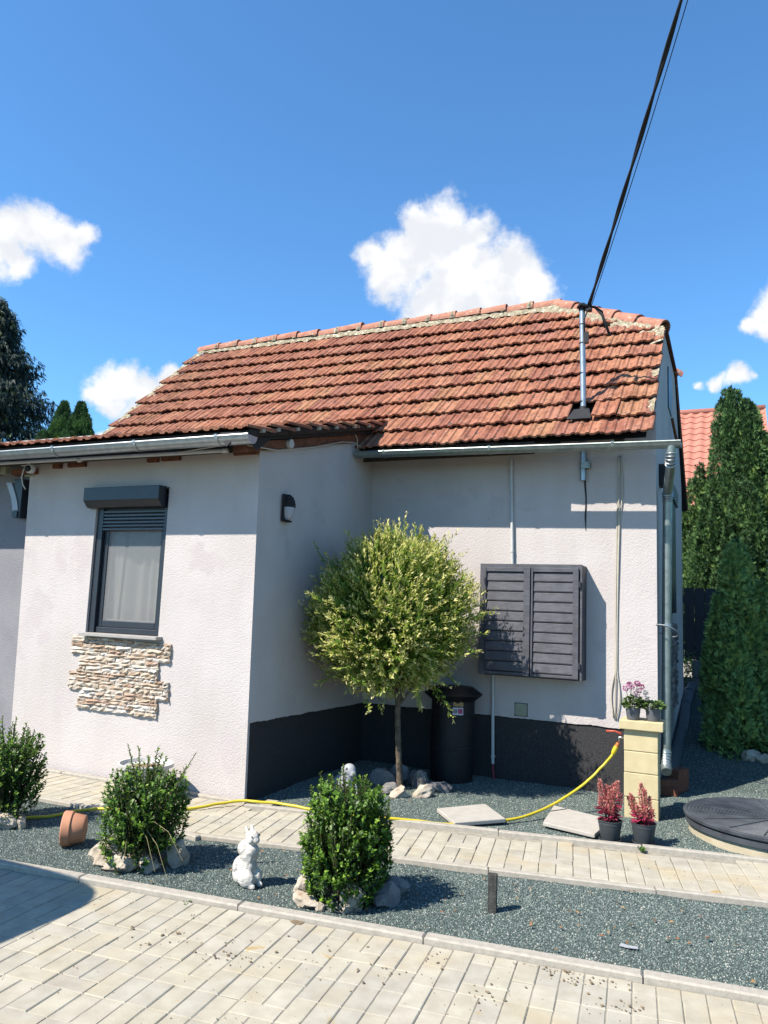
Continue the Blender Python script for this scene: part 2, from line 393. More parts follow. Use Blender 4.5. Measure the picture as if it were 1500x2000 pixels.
gt.links.new(mx.outputs[0], gt.nodes['Material Output'].inputs['Surface'])
M['glass'] = g
ns = bpy.data.materials.new('grey_insect_mesh')
ns.use_nodes = True
nt_ = ns.node_tree
nb_ = nt_.nodes['Principled BSDF']
nb_.inputs['Base Color'].default_value = (0.26, 0.26, 0.26, 1)
nb_.inputs['Roughness'].default_value = 0.8
nb_.inputs['Specular IOR Level'].default_value = 0.2
ntp = nt_.nodes.new('ShaderNodeBsdfTransparent')
nmx = nt_.nodes.new('ShaderNodeMixShader')
nmx.inputs[0].default_value = 0.32
nt_.links.new(ntp.outputs[0], nmx.inputs[1])
nt_.links.new(nb_.outputs[0], nmx.inputs[2])
nt_.links.new(nmx.outputs[0], nt_.nodes['Material Output'].inputs['Surface'])
M['mesh'] = ns


# ------------------------------------------------------------------ builders
class MB:
    """collects faces in world metres; build() links them as ONE mesh object under a parent"""

    def __init__(s):
        s.v = []
        s.f = []
        s.t = []

    def add(s, vs, fs, tint=None):
        n = len(s.v)
        s.v.extend([tuple(v) for v in vs])
        s.f.extend([tuple(i + n for i in f) for f in fs])
        if tint is not None:
            s.t.extend([tint] * len(vs))
        return s

    def hexa(s, p):
        """p: bottom ring of 4 then top ring of 4"""
        return s.add(p, [(3, 2, 1, 0), (4, 5, 6, 7), (0, 1, 5, 4), (1, 2, 6, 5), (2, 3, 7, 6), (3, 0, 4, 7)])

    def box(s, x0, x1, y0, y1, z0, z1, rot=0.0, piv=None):
        p = [(x0, y0, z0), (x1, y0, z0), (x1, y1, z0), (x0, y1, z0), (x0, y0, z1), (x1, y0, z1), (x1, y1, z1), (x0, y1, z1)]
        if rot:
            cx, cy = piv or ((x0 + x1) / 2, (y0 + y1) / 2)
            c, n = math.cos(rot), math.sin(rot)
            p = [(cx + (a - cx) * c - (b - cy) * n, cy + (a - cx) * n + (b - cy) * c, z) for a, b, z in p]
        return s.hexa(p)

    def prism(s, pts, d):
        """closed polygon pts swept along vector d"""
        n = len(pts)
        a = [Vector(p) for p in pts]
        b = [p + Vector(d) for p in a]
        return s.add(a + b, [tuple(range(n))[::-1], tuple(range(n, 2 * n))] + [(i, (i + 1) % n, n + (i + 1) % n, n + i) for i in range(n)])

    def tube(s, pts, r, n=10, cap=True):
        pts = [Vector(p) for p in pts]
        rs = r if isinstance(r, (list, tuple)) else [r] * len(pts)
        ring0 = len(s.v)
        ref = Vector((0, 0, 1))
        prev = None
        for i, p in enumerate(pts):
            d = (pts[min(i + 1, len(pts) - 1)] - pts[max(i - 1, 0)]).normalized()
            a = prev if prev is not None else (ref if abs(d.z) < 0.9 else Vector((1, 0, 0)))
            u = (a - d * a.dot(d)).normalized()
            prev = u
            w = d.cross(u)
            for k in range(n):
                t = 2 * math.pi * k / n
                s.v.append(tuple(p + (u * math.cos(t) + w * math.sin(t)) * rs[i]))
        for i in range(len(pts) - 1):
            for k in range(n):
                a0 = ring0 + i * n
                s.f.append((a0 + k, a0 + (k + 1) % n, a0 + n + (k + 1) % n, a0 + n + k))
        if cap:
            s.f.append(tuple(ring0 + k for k in range(n))[::-1])
            s.f.append(tuple(ring0 + (len(pts) - 1) * n + k for k in range(n)))
        return s

    def lathe(s, prof, c=(0, 0, 0), n=24, M_=None):
        c = Vector(c)
        r0 = len(s.v)
        for r, z in prof:
            for k in range(n):
                t = 2 * math.pi * k / n
                p = Vector((r * math.cos(t), r * math.sin(t), z))
                if M_ is not None:
                    p = M_ @ p
                s.v.append(tuple(c + p))
        for i in range(len(prof) - 1):
            for k in range(n):
                a = r0 + i * n
                s.f.append((a + k, a + (k + 1) % n, a + n + (k + 1) % n, a + n + k))
        return s

    def disc(s, c, r, n=24, M_=None, z=0.0):
        r0 = len(s.v)
        for k in range(n):
            t = 2 * math.pi * k / n
            p = Vector((r * math.cos(t), r * math.sin(t), z))
            if M_ is not None:
                p = M_ @ p
            s.v.append(tuple(Vector(c) + p))
        s.f.append(tuple(range(r0, r0 + n)))
        return s

    def mesh(s, name, origin=(0, 0, 0), smooth=False, recalc=True):
        me = bpy.data.meshes.new(name)
        ox, oy, oz = origin
        me.from_pydata([(x - ox, y - oy, z - oz) for x, y, z in s.v], [], s.f)
        if len(s.t) == len(s.v) and s.t:
            a = me.attributes.new('tint', 'FLOAT', 'POINT')
            a.data.foreach_set('value', np.array(s.t, np.float32))
        if recalc:
            bm = bmesh.new()
            bm.from_mesh(me)
            bmesh.ops.recalc_face_normals(bm, faces=bm.faces)
            bm.to_mesh(me)
            bm.free()
        if smooth:
            me.polygons.foreach_set('use_smooth', [True] * len(me.polygons))
        return me

    def build(s, name, m, parent=None, smooth=False, bevel=0.0, label=None, kind=None, recalc=True, auto=None):
        """parent: None (top-level; origin at the mesh's base) or an object whose world location is kept in ['_L']"""
        if parent is None:
            a = np.array(s.v)
            o = ((a[:, 0].min() + a[:, 0].max()) / 2, (a[:, 1].min() + a[:, 1].max()) / 2, a[:, 2].min())
        else:
            o = ORG[parent.name]
        me = s.mesh(name, o, smooth, recalc)
        me.materials.append(m)
        ob = bpy.data.objects.new(name, me)
        C.objects.link(ob)
        if parent is not None:
            ob.parent = parent
        else:
            ob.location = o
        ORG[ob.name] = o
        if bevel:
            b = ob.modifiers.new('bevel', 'BEVEL')
            b.width = bevel
            b.segments = 2
            b.limit_method = 'ANGLE'
            b.angle_limit = R(40)
        if smooth and auto:
            me.set_sharp_from_angle(angle=R(auto))
        if label:
            ob['label'] = label
        if kind:
            ob['kind'] = kind
        return ob


ORG = {}


def thing(name, loc, label, cat, group=None):
    o = bpy.data.objects.new(name, None)
    o.empty_display_size = 0.1
    C.objects.link(o)
    o.location = loc
    ORG[o.name] = tuple(loc)
    return tag(o, label, cat, group)


def tag(o, label, cat, group=None):
    o['label'] = label
    o['category'] = cat
    if group:
        o['group'] = group
    return o


def piece(name, me, parent, Mx):
    """a repeated piece that shares mesh data; Mx is its world matrix"""
    o = bpy.data.objects.new(name, me)
    C.objects.link(o)
    o.parent = parent
    o.matrix_basis = Matrix.Translation(-Vector(ORG[parent.name])) @ Mx
    return o


def frame(o, X, Y, Z):
    return Matrix(((X[0], Y[0], Z[0], o[0]), (X[1], Y[1], Z[1], o[1]), (X[2], Y[2], Z[2], o[2]), (0, 0, 0, 1)))


def structure(o):
    o['kind'] = 'structure'
    return o


def leaf_mesh(name, P, D, Nn, L_, Wd, T, fold=0.25):
    """many leaves in one mesh: P base points, D axis, Nn normal, L_/Wd sizes, T tints (numpy arrays)"""
    n = len(P)
    D = D / np.linalg.norm(D, axis=1, keepdims=True)
    Sd = np.cross(D, Nn)
    Sd /= np.linalg.norm(Sd, axis=1, keepdims=True) + 1e-9
    N2 = np.cross(Sd, D)
    L_ = L_[:, None]
    Wd = Wd[:, None]
    mid = P + D * L_ * 0.5
    V = np.stack([P, mid + Sd * Wd * 0.5 + N2 * Wd * fold, P + D * L_, mid - Sd * Wd * 0.5 + N2 * Wd * fold], 1).reshape(-1, 3)
    me = bpy.data.meshes.new(name)
    me.vertices.add(4 * n)
    me.vertices.foreach_set('co', V.astype(np.float32).ravel())
    me.loops.add(4 * n)
    me.loops.foreach_set('vertex_index', np.arange(4 * n, dtype=np.int32))
    me.polygons.add(n)
    me.polygons.foreach_set('loop_start', np.arange(0, 4 * n, 4, dtype=np.int32))
    me.polygons.foreach_set('loop_total', np.full(n, 4, np.int32))
    a = me.attributes.new('tint', 'FLOAT', 'POINT')
    a.data.foreach_set('value', np.repeat(np.clip(T, 0, 1), 4).astype(np.float32))
    me.update(calc_edges=True)
    me.validate()
    return me


def link_mesh(name, me, m, parent):
    me.materials.append(m)
    o = bpy.data.objects.new(name, me)
    C.objects.link(o)
    if parent is not None:
        o.parent = parent
        ORG[o.name] = ORG[parent.name]
    return o


def unit(v):
    return v / (np.linalg.norm(v, axis=-1, keepdims=True) + 1e-9)


def blob(name, parts, m, parent, voxel=0.008, smooth=4):
    """one continuous sculpted surface: ellipsoids (centre, radii, euler degrees) fused by a voxel remesh"""
    bm = bmesh.new()
    for c, r, e in parts:
        mm = Matrix.Translation(c) @ Euler([R(q) for q in e]).to_matrix().to_4x4() @ Matrix.Diagonal((*r, 1))
        bmesh.ops.create_icosphere(bm, subdivisions=3, radius=1.0, matrix=mm)
    me = bpy.data.meshes.new(name)
    bm.to_mesh(me)
    bm.free()
    tmp = bpy.data.objects.new('sculpt', me)
    C.objects.link(tmp)
    rm = tmp.modifiers.new('r', 'REMESH')
    rm.mode = 'VOXEL'
    rm.voxel_size = voxel
    sm = tmp.modifiers.new('s', 'SMOOTH')
    sm.iterations = smooth
    sm.factor = 0.5
    dg = bpy.context.evaluated_depsgraph_get()
    out = bpy.data.meshes.new_from_object(tmp.evaluated_get(dg))
    bpy.data.objects.remove(tmp)
    out.name = name
    out.polygons.foreach_set('use_smooth', [True] * len(out.polygons))
    out.materials.clear()
    out.materials.append(m)
    o = bpy.data.objects.new(name, out)
    C.objects.link(o)
    if parent is not None:
        o.parent = parent
        ORG[o.name] = ORG[parent.name]
    return o


def gz(x, y):
    """ground height: level garden, rising behind the house along the side passage"""
    t = max(0.0, min(1.0, (y - 8.4) / 4.4))
    k = max(0.0, min(1.0, (x + 1.2) / 0.5))
    return 0.62 * t * k

# ------------------------------------------------------------------ the ground
gm = MB()
gm.add([(-220, -120, -0.07), (220, -120, -0.07), (220, 320, -0.07), (-220, 320, -0.07)], [(0, 1, 2, 3)])
structure(gm.build('ground', M['earth']))

KA = R(6.25)                                            # front kerb and driveway are turned a little from the house
KU, KV = Vector((math.cos(KA), math.sin(KA), 0)), Vector((math.sin(KA), -math.cos(KA), 0))
K0 = Vector((-4.07, 3.513, 0))                          # back edge of the front kerb
PA = R(10.6)                                            # the path
PU, PV = Vector((math.cos(PA), math.sin(PA), 0)), Vector((-math.sin(PA), math.cos(PA), 0))
P0 = Vector((-3.418, 4.547, 0))                         # lower edge of the path


def kerb_y(x):
    return K0.y + (x - K0.x) * math.tan(KA)


def path_lo(x):
    return P0.y + (x - P0.x) * math.tan(PA) if x > -3.75 else 4.547 - 0.333 * math.tan(PA) + min(1, (-3.75 - x) / 0.6) * 0.20


def path_hi(x):
    return path_lo(x) + 0.80 if x > -3.6 else 5.40


# gravel: base sheet with grit relief, chippings scattered over it
nx, ny = 230, 240
xs = np.linspace(-8.0, 3.5, nx)
ys = np.linspace(3.2, 15.0, ny)
gv, gf, dens = [], [], []
for j, y in enumerate(ys):
    for i, x in enumerate(xs):
        z = -0.014 + gz(x, y) + 0.008 * mnoise.noise((x * 4, y * 4, 0)) + (0.02 * mnoise.noise((x * 1.3, y * 1.3, 3)) if y > 6.3 else 0)
        gv.append((x, y, min(z, 0.0) if y < 6.2 else z))
        bed1 = kerb_y(x) + 0.02 < y < path_lo(x) - 0.01 and x > -5.6
        bed2 = y > path_hi(x) + 0.06 and x > -3.7 and (y < 7.76 or x > -0.66) and y < 11.2
        far = 1.0 if y < 6.5 else (0.75 if y < 8.5 else 0.5)
        dens.append((1.0 if (bed1 or bed2) and x < 1.9 else 0.0) * far)
for j in range(ny - 1):
    for i in range(nx - 1):
        a = j * nx + i
        gf.append((a, a + 1, a + nx + 1, a + nx))
me = bpy.data.meshes.new('gravel')
me.from_pydata(gv, [], gf)
at_ = me.attributes.new('dens', 'FLOAT', 'POINT')
at_.data.foreach_set('value', np.array(dens, np.float32))
me.materials.append(M['gravel_base'])
gravel = bpy.data.objects.new('gravel', me)
C.objects.link(gravel)
gravel['kind'] = 'stuff'
ng = bpy.data.node_groups.new('chippings', 'GeometryNodeTree')
ng.interface.new_socket('Geometry', in_out='INPUT', socket_type='NodeSocketGeometry')
ng.interface.new_socket('Geometry', in_out='OUTPUT', socket_type='NodeSocketGeometry')
gi, go = ng.nodes.new('NodeGroupInput'), ng.nodes.new('NodeGroupOutput')
dp = ng.nodes.new('GeometryNodeDistributePointsOnFaces')
na = ng.nodes.new('GeometryNodeInputNamedAttribute')
na.data_type = 'FLOAT'
na.inputs['Name'].default_value = 'dens'
ma = ng.nodes.new('ShaderNodeMath')
ma.operation = 'MULTIPLY'
ma.inputs[1].default_value = 16000.0
ng.links.new(na.outputs['Attribute'], ma.inputs[0])
ng.links.new(ma.outputs[0], dp.inputs['Density'])
ng.links.new(gi.outputs[0], dp.inputs['Mesh'])
ico = ng.nodes.new('GeometryNodeMeshIcoSphere')
ico.inputs['Radius'].default_value = 0.0046
ico.inputs['Subdivisions'].default_value = 1
sm_ = ng.nodes.new('GeometryNodeSetMaterial')
sm_.inputs['Material'].default_value = M['pebble']
ng.links.new(ico.outputs[0], sm_.inputs[0])
ip = ng.nodes.new('GeometryNodeInstanceOnPoints')
ng.links.new(dp.outputs['Points'], ip.inputs['Points'])
ng.links.new(sm_.outputs[0], ip.inputs['Instance'])


def rv(lo, hi, seed):
    n = ng.nodes.new('FunctionNodeRandomValue')
    n.data_type = 'FLOAT_VECTOR'
    n.inputs[0].default_value = lo
    n.inputs[1].default_value = hi
    n.inputs['Seed'].default_value = seed
    return n.outputs[0]


e2r = ng.nodes.new('FunctionNodeEulerToRotation')
ng.links.new(rv((0, 0, 0), (6.28, 6.28, 6.28), 1), e2r.inputs[0])
ng.links.new(e2r.outputs[0], ip.inputs['Rotation'])
ng.links.new(rv((0.5, 0.5, 0.4), (1.5, 1.2, 1.0), 2), ip.inputs['Scale'])
jn = ng.nodes.new('GeometryNodeJoinGeometry')
ng.links.new(gi.outputs[0], jn.inputs[0])
ng.links.new(ip.outputs[0], jn.inputs[0])
ng.links.new(jn.outputs[0], go.inputs[0])
gm_ = gravel.modifiers.new('chippings', 'NODES')
gm_.node_group = ng


def brick_mesh(name, l, w, h, b=0.004, jit=0.0):
    """bevelled block, top at z=0, origin at its corner; l along X, w along Y"""
    q = MB()
    j = lambda: random.uniform(-jit, jit)
    B = [(0, 0), (l, 0), (l, w), (0, w)]
    I = [(b, b), (l - b, b), (l - b, w - b), (b, w - b)]
    q.add([(x, y, -h) for x, y in B] + [(x, y, -b) for x, y in B] + [(x + j(), y + j(), 0) for x, y in I],
          [(0, 1, 5, 4), (1, 2, 6, 5), (2, 3, 7, 6), (3, 0, 4, 7), (4, 5, 9, 8), (5, 6, 10, 9), (6, 7, 11, 10), (7, 4, 8, 11), (8, 9, 10, 11)])
    return q.mesh(name, recalc=False)


def paving(root, name, org, U, V, u0, u1, v0, v1, w, l, z, limit, keep, material, pattern_seed, valid=None):
    """columns of blocks running along V, laid in pairs with a staggered bond and the odd crosswise block"""
    rs = random.Random(pattern_seed)
    j = 0.0030
    ms = [brick_mesh(name, l - j, w - j, 0.03, 0.004, 0.0015) for _ in range(3)]
    for m_ in ms:
        m_.materials.append(material)
    spots = []
    u = u0
    k = 0
    while u < u1:
        v = v0 - (0 if k % 2 else l * 0.5) - (rs.choice([0, 0, w]) if rs.random() < 0.35 else 0)
        while v < v1:
            if rs.random() < 0.13:
                spots.append((u, v, 1))
                v += w
            else:
                spots.append((u, v, 0))
                spots.append((u + w, v, 0))
                v += l
        u += 2 * w
        k += 1
    full = []
    for (u, v, cr) in spots:
        du, dv = (2 * w, w) if cr else (w, l)
        a, b_ = max(v, v0), min(v + dv, v1)
        if b_ - a < 0.02:
            continue
        c = org + U * (u + du / 2) + V * ((a + b_) / 2)
        full.append((u, v, cr, a, b_, c))
    full.sort(key=lambda q: (q[5] - Vector((0, 0, 0))).length if keep(q[5]) else 1e6 + (q[5]).length)
    stuff = MB()
    n = 0
    for (u, v, cr, a, b_, c) in full:
        if not (-9 < c.x < 3.2 and c.y < 6.6) or (valid and not valid(c)):
            continue
        du, dv = (2 * w, w) if cr else (w, l)
        zz = z + rs.uniform(-0.0025, 0.0025)
        tilt = Euler((rs.uniform(-0.006, 0.006), rs.uniform(-0.006, 0.006), 0)).to_matrix().to_4x4()
        if cr:
            X, Y = U, V
            o = org + U * u + V * a
            sx, sy = 1.0, (b_ - a - j) / (w - j)
        else:
            X, Y = V, -U
            o = org + U * (u + w) + V * a
            sx, sy = (b_ - a - j) / (l - j), 1.0
        Z = X.cross(Y)
        if Z.z < 0:
            Y = -Y
            Z = -Z
            o = org + U * u + V * (a + (b_ - a - j) if cr else a)
        o = Vector((o.x, o.y, zz))
        if n < limit and keep(c):
            piece(name, ms[n % 3], root, frame(o, X, Y, Z) @ tilt @ Matrix.Diagonal((sx, sy, 1, 1)))
            n += 1
        else:
            Lx, Ly = (l - j) * sx, (w - j) * sy
            p = [o + X * x + Y * y for x, y in ((0, 0), (Lx, 0), (Lx, Ly), (0, Ly))]
            stuff.hexa([q - Vector((0, 0, 0.03)) for q in p] + p)
    if stuff.v:
        stuff.build(name, material, root, kind='stuff')
    return n


# driveway: joint bed + concrete pavers
dq = MB()
F0 = K0 + KV * 0.075
a, b_ = F0 - KU * 5.5, F0 + KU * 8
dq.add([(a.x, a.y, -0.0045), (b_.x, b_.y, -0.0045), ((b_ + KV * 7).x, (b_ + KV * 7).y, -0.0045), ((a + KV * 7).x, (a + KV * 7).y, -0.0045)], [(3, 2, 1, 0)])
drive = structure(dq.build('driveway', M['joint']))
paving(drive, 'paver', F0 + KV * 0.004, KU, KV, -4.0, 6.0, 0.0, 4.2, 0.102, 0.203, 0.0, 300,
       lambda c: c.y > 2.2 + max(0, -c.x - 1.4) * 0.12 and -4.7 < c.x < 0.35 and c.x > -1.0 - c.y * 1.05, M['paver'], 3)

# kerbs of metre-long stones
kerb = bpy.data.objects.new('kerb', None)
C.objects.link(kerb)
ORG['kerb'] = (0, 0, 0)
structure(kerb)
kme = brick_mesh('kerb_stone', 1.012, 0.072, 0.12, 0.008)
kme.materials.append(M['kerb'])
for i in range(-3, 7):
    o = K0 + KU * (1.655 + (i - 0) * 1.018 - 1.012) + KV * 0.072
    o.z = 0.03 + random.uniform(-0.003, 0.003)
    piece('kerb_stone', kme, kerb, frame(o, KU, -KV, (0, 0, 1)) @ Euler((0, random.uniform(-0.003, 0.003), random.uniform(-0.004, 0.004))).to_matrix().to_4x4())
kme2 = brick_mesh('kerb_stone', 0.995, 0.055, 0.12, 0.006)
kme2.materials.append(M['kerb'])
for i in range(-1, 6):
    o = P0 + PU * (0.03 + i * 1.0)
    if i == -1:
        continue
    o.z = 0.020 + random.uniform(-0.003, 0.003)
    piece('kerb_stone', kme2, kerb, frame(o, PU, PV, (0, 0, 1)) @ Euler((0, random.uniform(-0.004, 0.004), random.uniform(-0.006, 0.006))).to_matrix().to_4x4())
for i in range(0, 6):
    o = P0 + PU * (0.0 + i * 1.0 + 0.02) + PV * 0.785
    o.z = 0.047 + random.uniform(-0.004, 0.004)
    piece('kerb_stone', kme2, kerb, frame(o, PU, PV, (0, 0, 1)) @ Euler((0, random.uniform(-0.004, 0.004), random.uniform(-0.008, 0.008))).to_matrix().to_4x4())
for i in range(0, 4):                                   # along the foot of the wall and the lower edge further left
    piece('kerb_stone', kme2, kerb, frame(Vector((-3.60 - (i + 1) * 1.0, 5.415 - 0.004 * i, 0.034)), (1, 0, 0), (0, 1, 0), (0, 0, 1)))
    if i < 3:
        ang = R(-11) if i == 0 else 0
        st = Vector((-4.36, 4.70, 0.018)) if i == 0 else Vector((-4.36 - i * 1.0, 4.70, 0.018))
        piece('kerb_stone', kme2, kerb, frame(st, (math.cos(ang), math.sin(ang), 0), (-math.sin(ang), math.cos(ang), 0), (0, 0, 1)))

# path
pq = MB()
pts = [P0 + PU * 5.5, P0 + PU * 5.5 + PV * 0.79, P0 + PV * 0.79, Vector((-3.75, 5.42, 0)), Vector((-8, 5.42, 0)), Vector((-8, 4.72, 0)), Vector((-4.36, 4.72, 0)), P0 + PV * 0.02]
pq.add([(p.x, p.y, 0.010) for p in pts], [tuple(range(len(pts)))])
path = structure(pq.build('path', M['joint']))
paving(path, 'paver', P0 + PV * 0.055, PU, PV, -0.45, 5.2, 0.0, 1.05, 0.107, 0.214, 0.020, 260, lambda c: c.x < 0.6, M['paver'], 11,
       lambda c: path_lo(c.x) + 0.10 < c.y < min(path_lo(c.x) + 0.735 if c.x > -3.45 else 9, 5.37 if c.x < -3.55 else 9) and c.x > -3.80)
paving(path, 'paver', Vector((-8.0, 4.755, 0)), Vector((1, 0, 0)), Vector((0, 1, 0)), 0.0, 4.26, 0.0, 0.655, 0.107, 0.214, 0.018, 150, lambda c: c.x > -6.4, M['paver'], 12)

# ------------------------------------------------------------------ the house
house = thing('house', (-2.5, 7.7, 0.0), 'single storey house with pale render, charcoal plinth and weathered red tile roof', 'house')
YA, YB, XC, XR = 5.51, 7.74, -3.69, -0.645
EY, EZ, RY = 7.32, 3.312, 9.93
PT = R(43.33)
RZ = EZ + (RY - EY) * math.tan(PT)
SL = (RY - EY) / math.cos(PT)
up_ = Vector((0, math.cos(PT), math.sin(PT)))
nrm = Vector((0, -math.sin(PT), math.cos(PT)))
E0 = Vector((0, EY, EZ))
XL_ = -8.0
HIPX, GZ_ = -2.1, 4.955
GS = (GZ_ - EZ) / math.sin(PT)


def on_roof(x, s, h=0.0):
    return Vector((x, 0, 0)) + E0 + up_ * s + nrm * h


def hip_s(x):
    return SL - (x - HIPX) * (SL - GS) / (XR - HIPX) if x > HIPX else SL


# walls
w = MB()
ragged = [(XC + (XR - XC) * i / 130, YB, 0.608 + 0.007 * mnoise.noise((i * 0.7, 1, 0)) + 0.010 * mnoise.noise((i * 0.12, 2, 0)) - 0.02 * i / 130) for i in range(131)]
w.prism([(XC - 0.25, YB, 0.60)] + ragged + [(XR, YB, 3.62), (XC - 0.25, YB, 3.62)], (0, 0.3, 0))
w.build('wall', M['render'], house, label='front wall behind the round tree')
w = MB()
GY2 = 2 * RY - 7.74
gp = [(XR - 0.01, YB + 0.3, -0.05), (XR - 0.01, GY2, -0.05), (XR - 0.01, GY2, 3.6), (XR - 0.01, 2 * RY - 9.07, 4.92), (XR - 0.01, 9.07, 4.92), (XR - 0.01, YB + 0.3, 3.9)]
w.prism(gp, (-0.3, 0, 0))
w.prism([(XR - 0.01, YB + 0.001, 3.62), (XR - 0.01, YB + 0.3, 3.62), (XR - 0.01, YB + 0.3, 3.89), (XR - 0.01, YB + 0.001, 3.62)], (-0.3, 0, 0))
w.build('wall', M['render'], house, label='shaded gable wall beside the downpipe')
w = MB()
Z1 = 2.965
w.prism([(-6.395, YA, -0.05), (-5.56, YA, -0.05), (-5.56, YA, Z1), (-6.50, YA, Z1)], (0, 0.3, 0))
w.prism([(-4.69, YA, -0.05), (-3.669, YA, -0.05), (-3.725, YA, Z1), (-4.69, YA, Z1)], (0, 0.03, 0))
w.box(-4.69, -4.0, YA + 0.03, YA + 0.3, -0.05, Z1)
w.prism([(-5.56, YA, -0.05), (-4.69, YA, -0.05), (-4.69, YA, 1.28), (-5.56, YA, 1.28)], (0, 0.3, 0))
w.prism([(-5.56, YA, 2.66), (-4.69, YA, 2.66), (-4.69, YA, Z1), (-5.56, YA, Z1)], (0, 0.3, 0))
w.build('wall', M['render'], house, label='sunlit front wall of the annex')
w = MB()                                                # return wall of the annex, its top edge follows the lean-to roof
zt = lambda y: 2.945 + 0.262 * (y - 5.51)
edge = []
for i in range(81):
    y = YA + 0.03 + (YB - YA - 0.03) * i / 80
    edge.append((-3.681 - 0.009 * i / 80, y, 0.634 - 0.03 * i / 80 + 0.008 * mnoise.noise((i * 0.7, 9, 0)) + 0.010 * mnoise.noise((i * 0.15, 4, 0))))
w.prism(edge + [(XC, YB, zt(YB)), (-3.7245, YA + 0.03, zt(YA + 0.03))], (-0.3, 0, 0))
w.build('wall', M['render'], house, label='shaded return wall carrying the bulkhead lamp')
w = MB()
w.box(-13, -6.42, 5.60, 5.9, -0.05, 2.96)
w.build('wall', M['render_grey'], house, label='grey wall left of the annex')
w = MB()
w.box(-13, -8.0 + 0.2, 7.9, 8.2, -0.05, 3.9)
w.box(-8.0, -7.8, 8.2, 11.9, -0.05, 3.6)
w.prism([(-7.95, 7.9, 3.6), (-7.95, 11.9, 3.6), (-7.95, RY, 5.6)], (0.2, 0, 0))
w.box(-8.0, XR - 0.35, GY2 - 0.3, GY2, -0.05, 3.6)
w.build('wall', M['render'], house)
p = MB()
p.box(XC - 0.2, XR - 0.012, YB + 0.014, YB + 0.29, -0.06, 0.64)
p.build('plinth', M['plinth'], house)
p = MB()
p.hexa([(-3.95, YA + 0.03, -0.06), (-3.669 - 0.012, YA + 0.03, -0.06), (XC - 0.014, YB + 0.01, -0.06), (-3.95, YB + 0.01, -0.06),
        (-3.95, YA + 0.03, 0.655), (-3.669 - 0.026, YA + 0.03, 0.655), (XC - 0.016, YB + 0.01, 0.63), (-3.95, YB + 0.01, 0.63)])
pl = p.build('plinth', M['plinth'], house)
# main roof: dark boarding, then every tile on it
rf = MB()
o_ = 0.05
rf.add([on_roof(XL_ + 0.0, 0.06, -o_), on_roof(XR - 0.06, 0.06, -o_), on_roof(XR - 0.06, GS - 0.06, -o_), on_roof(HIPX, SL - 0.03, -o_), on_roof(XL_ + 0.0, SL - 0.03, -o_)], [(0, 1, 2, 3, 4)])
b0 = lambda x, s: Vector((x, 2 * RY - on_roof(x, s).y, on_roof(x, s).z))
rf.add([b0(XL_ + 0.05, 0.0), b0(XL_ + 0.05, SL - 0.02), b0(HIPX, SL - 0.02), b0(XR, GS), b0(XR + 0.05, 0.0)], [(0, 1, 2, 3, 4)])
roof = rf.build('roof', M['underlay'], house)
rr = MB()
rr.add([b0(XL_, -0.05) + Vector((0, 0, .06)), b0(XL_, SL) + Vector((0, 0, .05)), b0(HIPX, SL) + Vector((0, 0, .05)), b0(XR + .02, GS) + Vector((0, 0, .06)), b0(XR + .06, -0.05) + Vector((0, 0, .06))], [(0, 1, 2, 3, 4)])
rr.add([(HIPX, RY, RZ + 0.03), (XR + 0.03, 9.05, GZ_ + 0.01), (XR + 0.03, 2 * RY - 9.05, GZ_ + 0.01)], [(0, 1, 2)])
rr.build('roof_slope', M['ridge'], roof)

TW, TL, GA = 0.234, 0.415, 0.3365


def tile_mesh(seed, clip=None):
    """interlocking clay tile: edge rolls, a centre rib, shallow pans; front lip 18 mm thick"""
    rs = random.Random(seed)
    pr = [(0.0, .018), (0.014, .030), (0.034, .026), (0.050, .008), (0.088, .007), (0.101, .024), (0.125, .026), (0.138, .008), (0.180, .007), (0.196, .024), (0.222, .031), (0.236, .022)]
    pr = [(x, 0.012 + (z - 0.012) * 0.72 + rs.uniform(-.0012, .0012)) for x, z in pr]
    q = MB()
    n = len(pr)
    wave = rs.uniform(-.003, .003)
    top0 = [(x, rs.uniform(-.004, .004), z + 0.004) for x, z in pr]
    top1 = [(x, TL, z + wave) for x, z in pr]
    bot0 = [(x, y + 0.002, z - 0.021) for (x, y, z) in top0]
    vs = top0 + top1 + bot0
    fs = []
    for i in range(n - 1):
        fs.append((i, i + 1, n + i + 1, n + i))
        fs.append((2 * n + i, 2 * n + i + 1, i + 1, i))
    k = len(vs)
    vs += [(0, TL, -0.012), (pr[-1][0], TL, -0.012)]
    fs.append((2 * n, 0, n, k))                         # left edge
    fs.append((n - 1, 3 * n - 1, k + 1, 2 * n - 1))     # right edge
    q.add(vs, fs)
    me = q.mesh('roof_tile', recalc=False)
    if clip:
        bm = bmesh.new()
        bm.from_mesh(me)
        for co, no in clip:
            bmesh.ops.bisect_plane(bm, geom=bm.verts[:] + bm.edges[:] + bm.faces[:], plane_co=co, plane_no=no, clear_outer=True)
        bm.to_mesh(me)
        bm.free()
    me.materials.append(M['tile'])
    return me


TM = [tile_mesh(i) for i in range(5)]
TILT = Euler((R(-7.0), 0, 0)).to_matrix().to_4x4()
stuff_tiles = MB()


def tile_at(x, s, me, org=None, X=(1, 0, 0), Y=None, Z=None, lift=0.047):
    o = (on_roof(x, s, lift) if org is None else org)
    slip = random.uniform(-.05, -.025) if random.random() < 0.05 else 0.0
    j = Matrix.Translation((random.uniform(-.003, .003), random.uniform(-.012, .012) + slip, random.uniform(-.002, .005))) @ Euler((random.uniform(-.012, .012), random.uniform(-.012, .012), random.uniform(-.016, .016))).to_matrix().to_4x4()
    return frame(o, X, Y or up_, Z or nrm) @ TILT @ j


def stuff_add(me, Mx):
    stuff_tiles.add([Mx @ v.co for v in me.vertices], [tuple(p.vertices) for p in me.polygons], random.random())


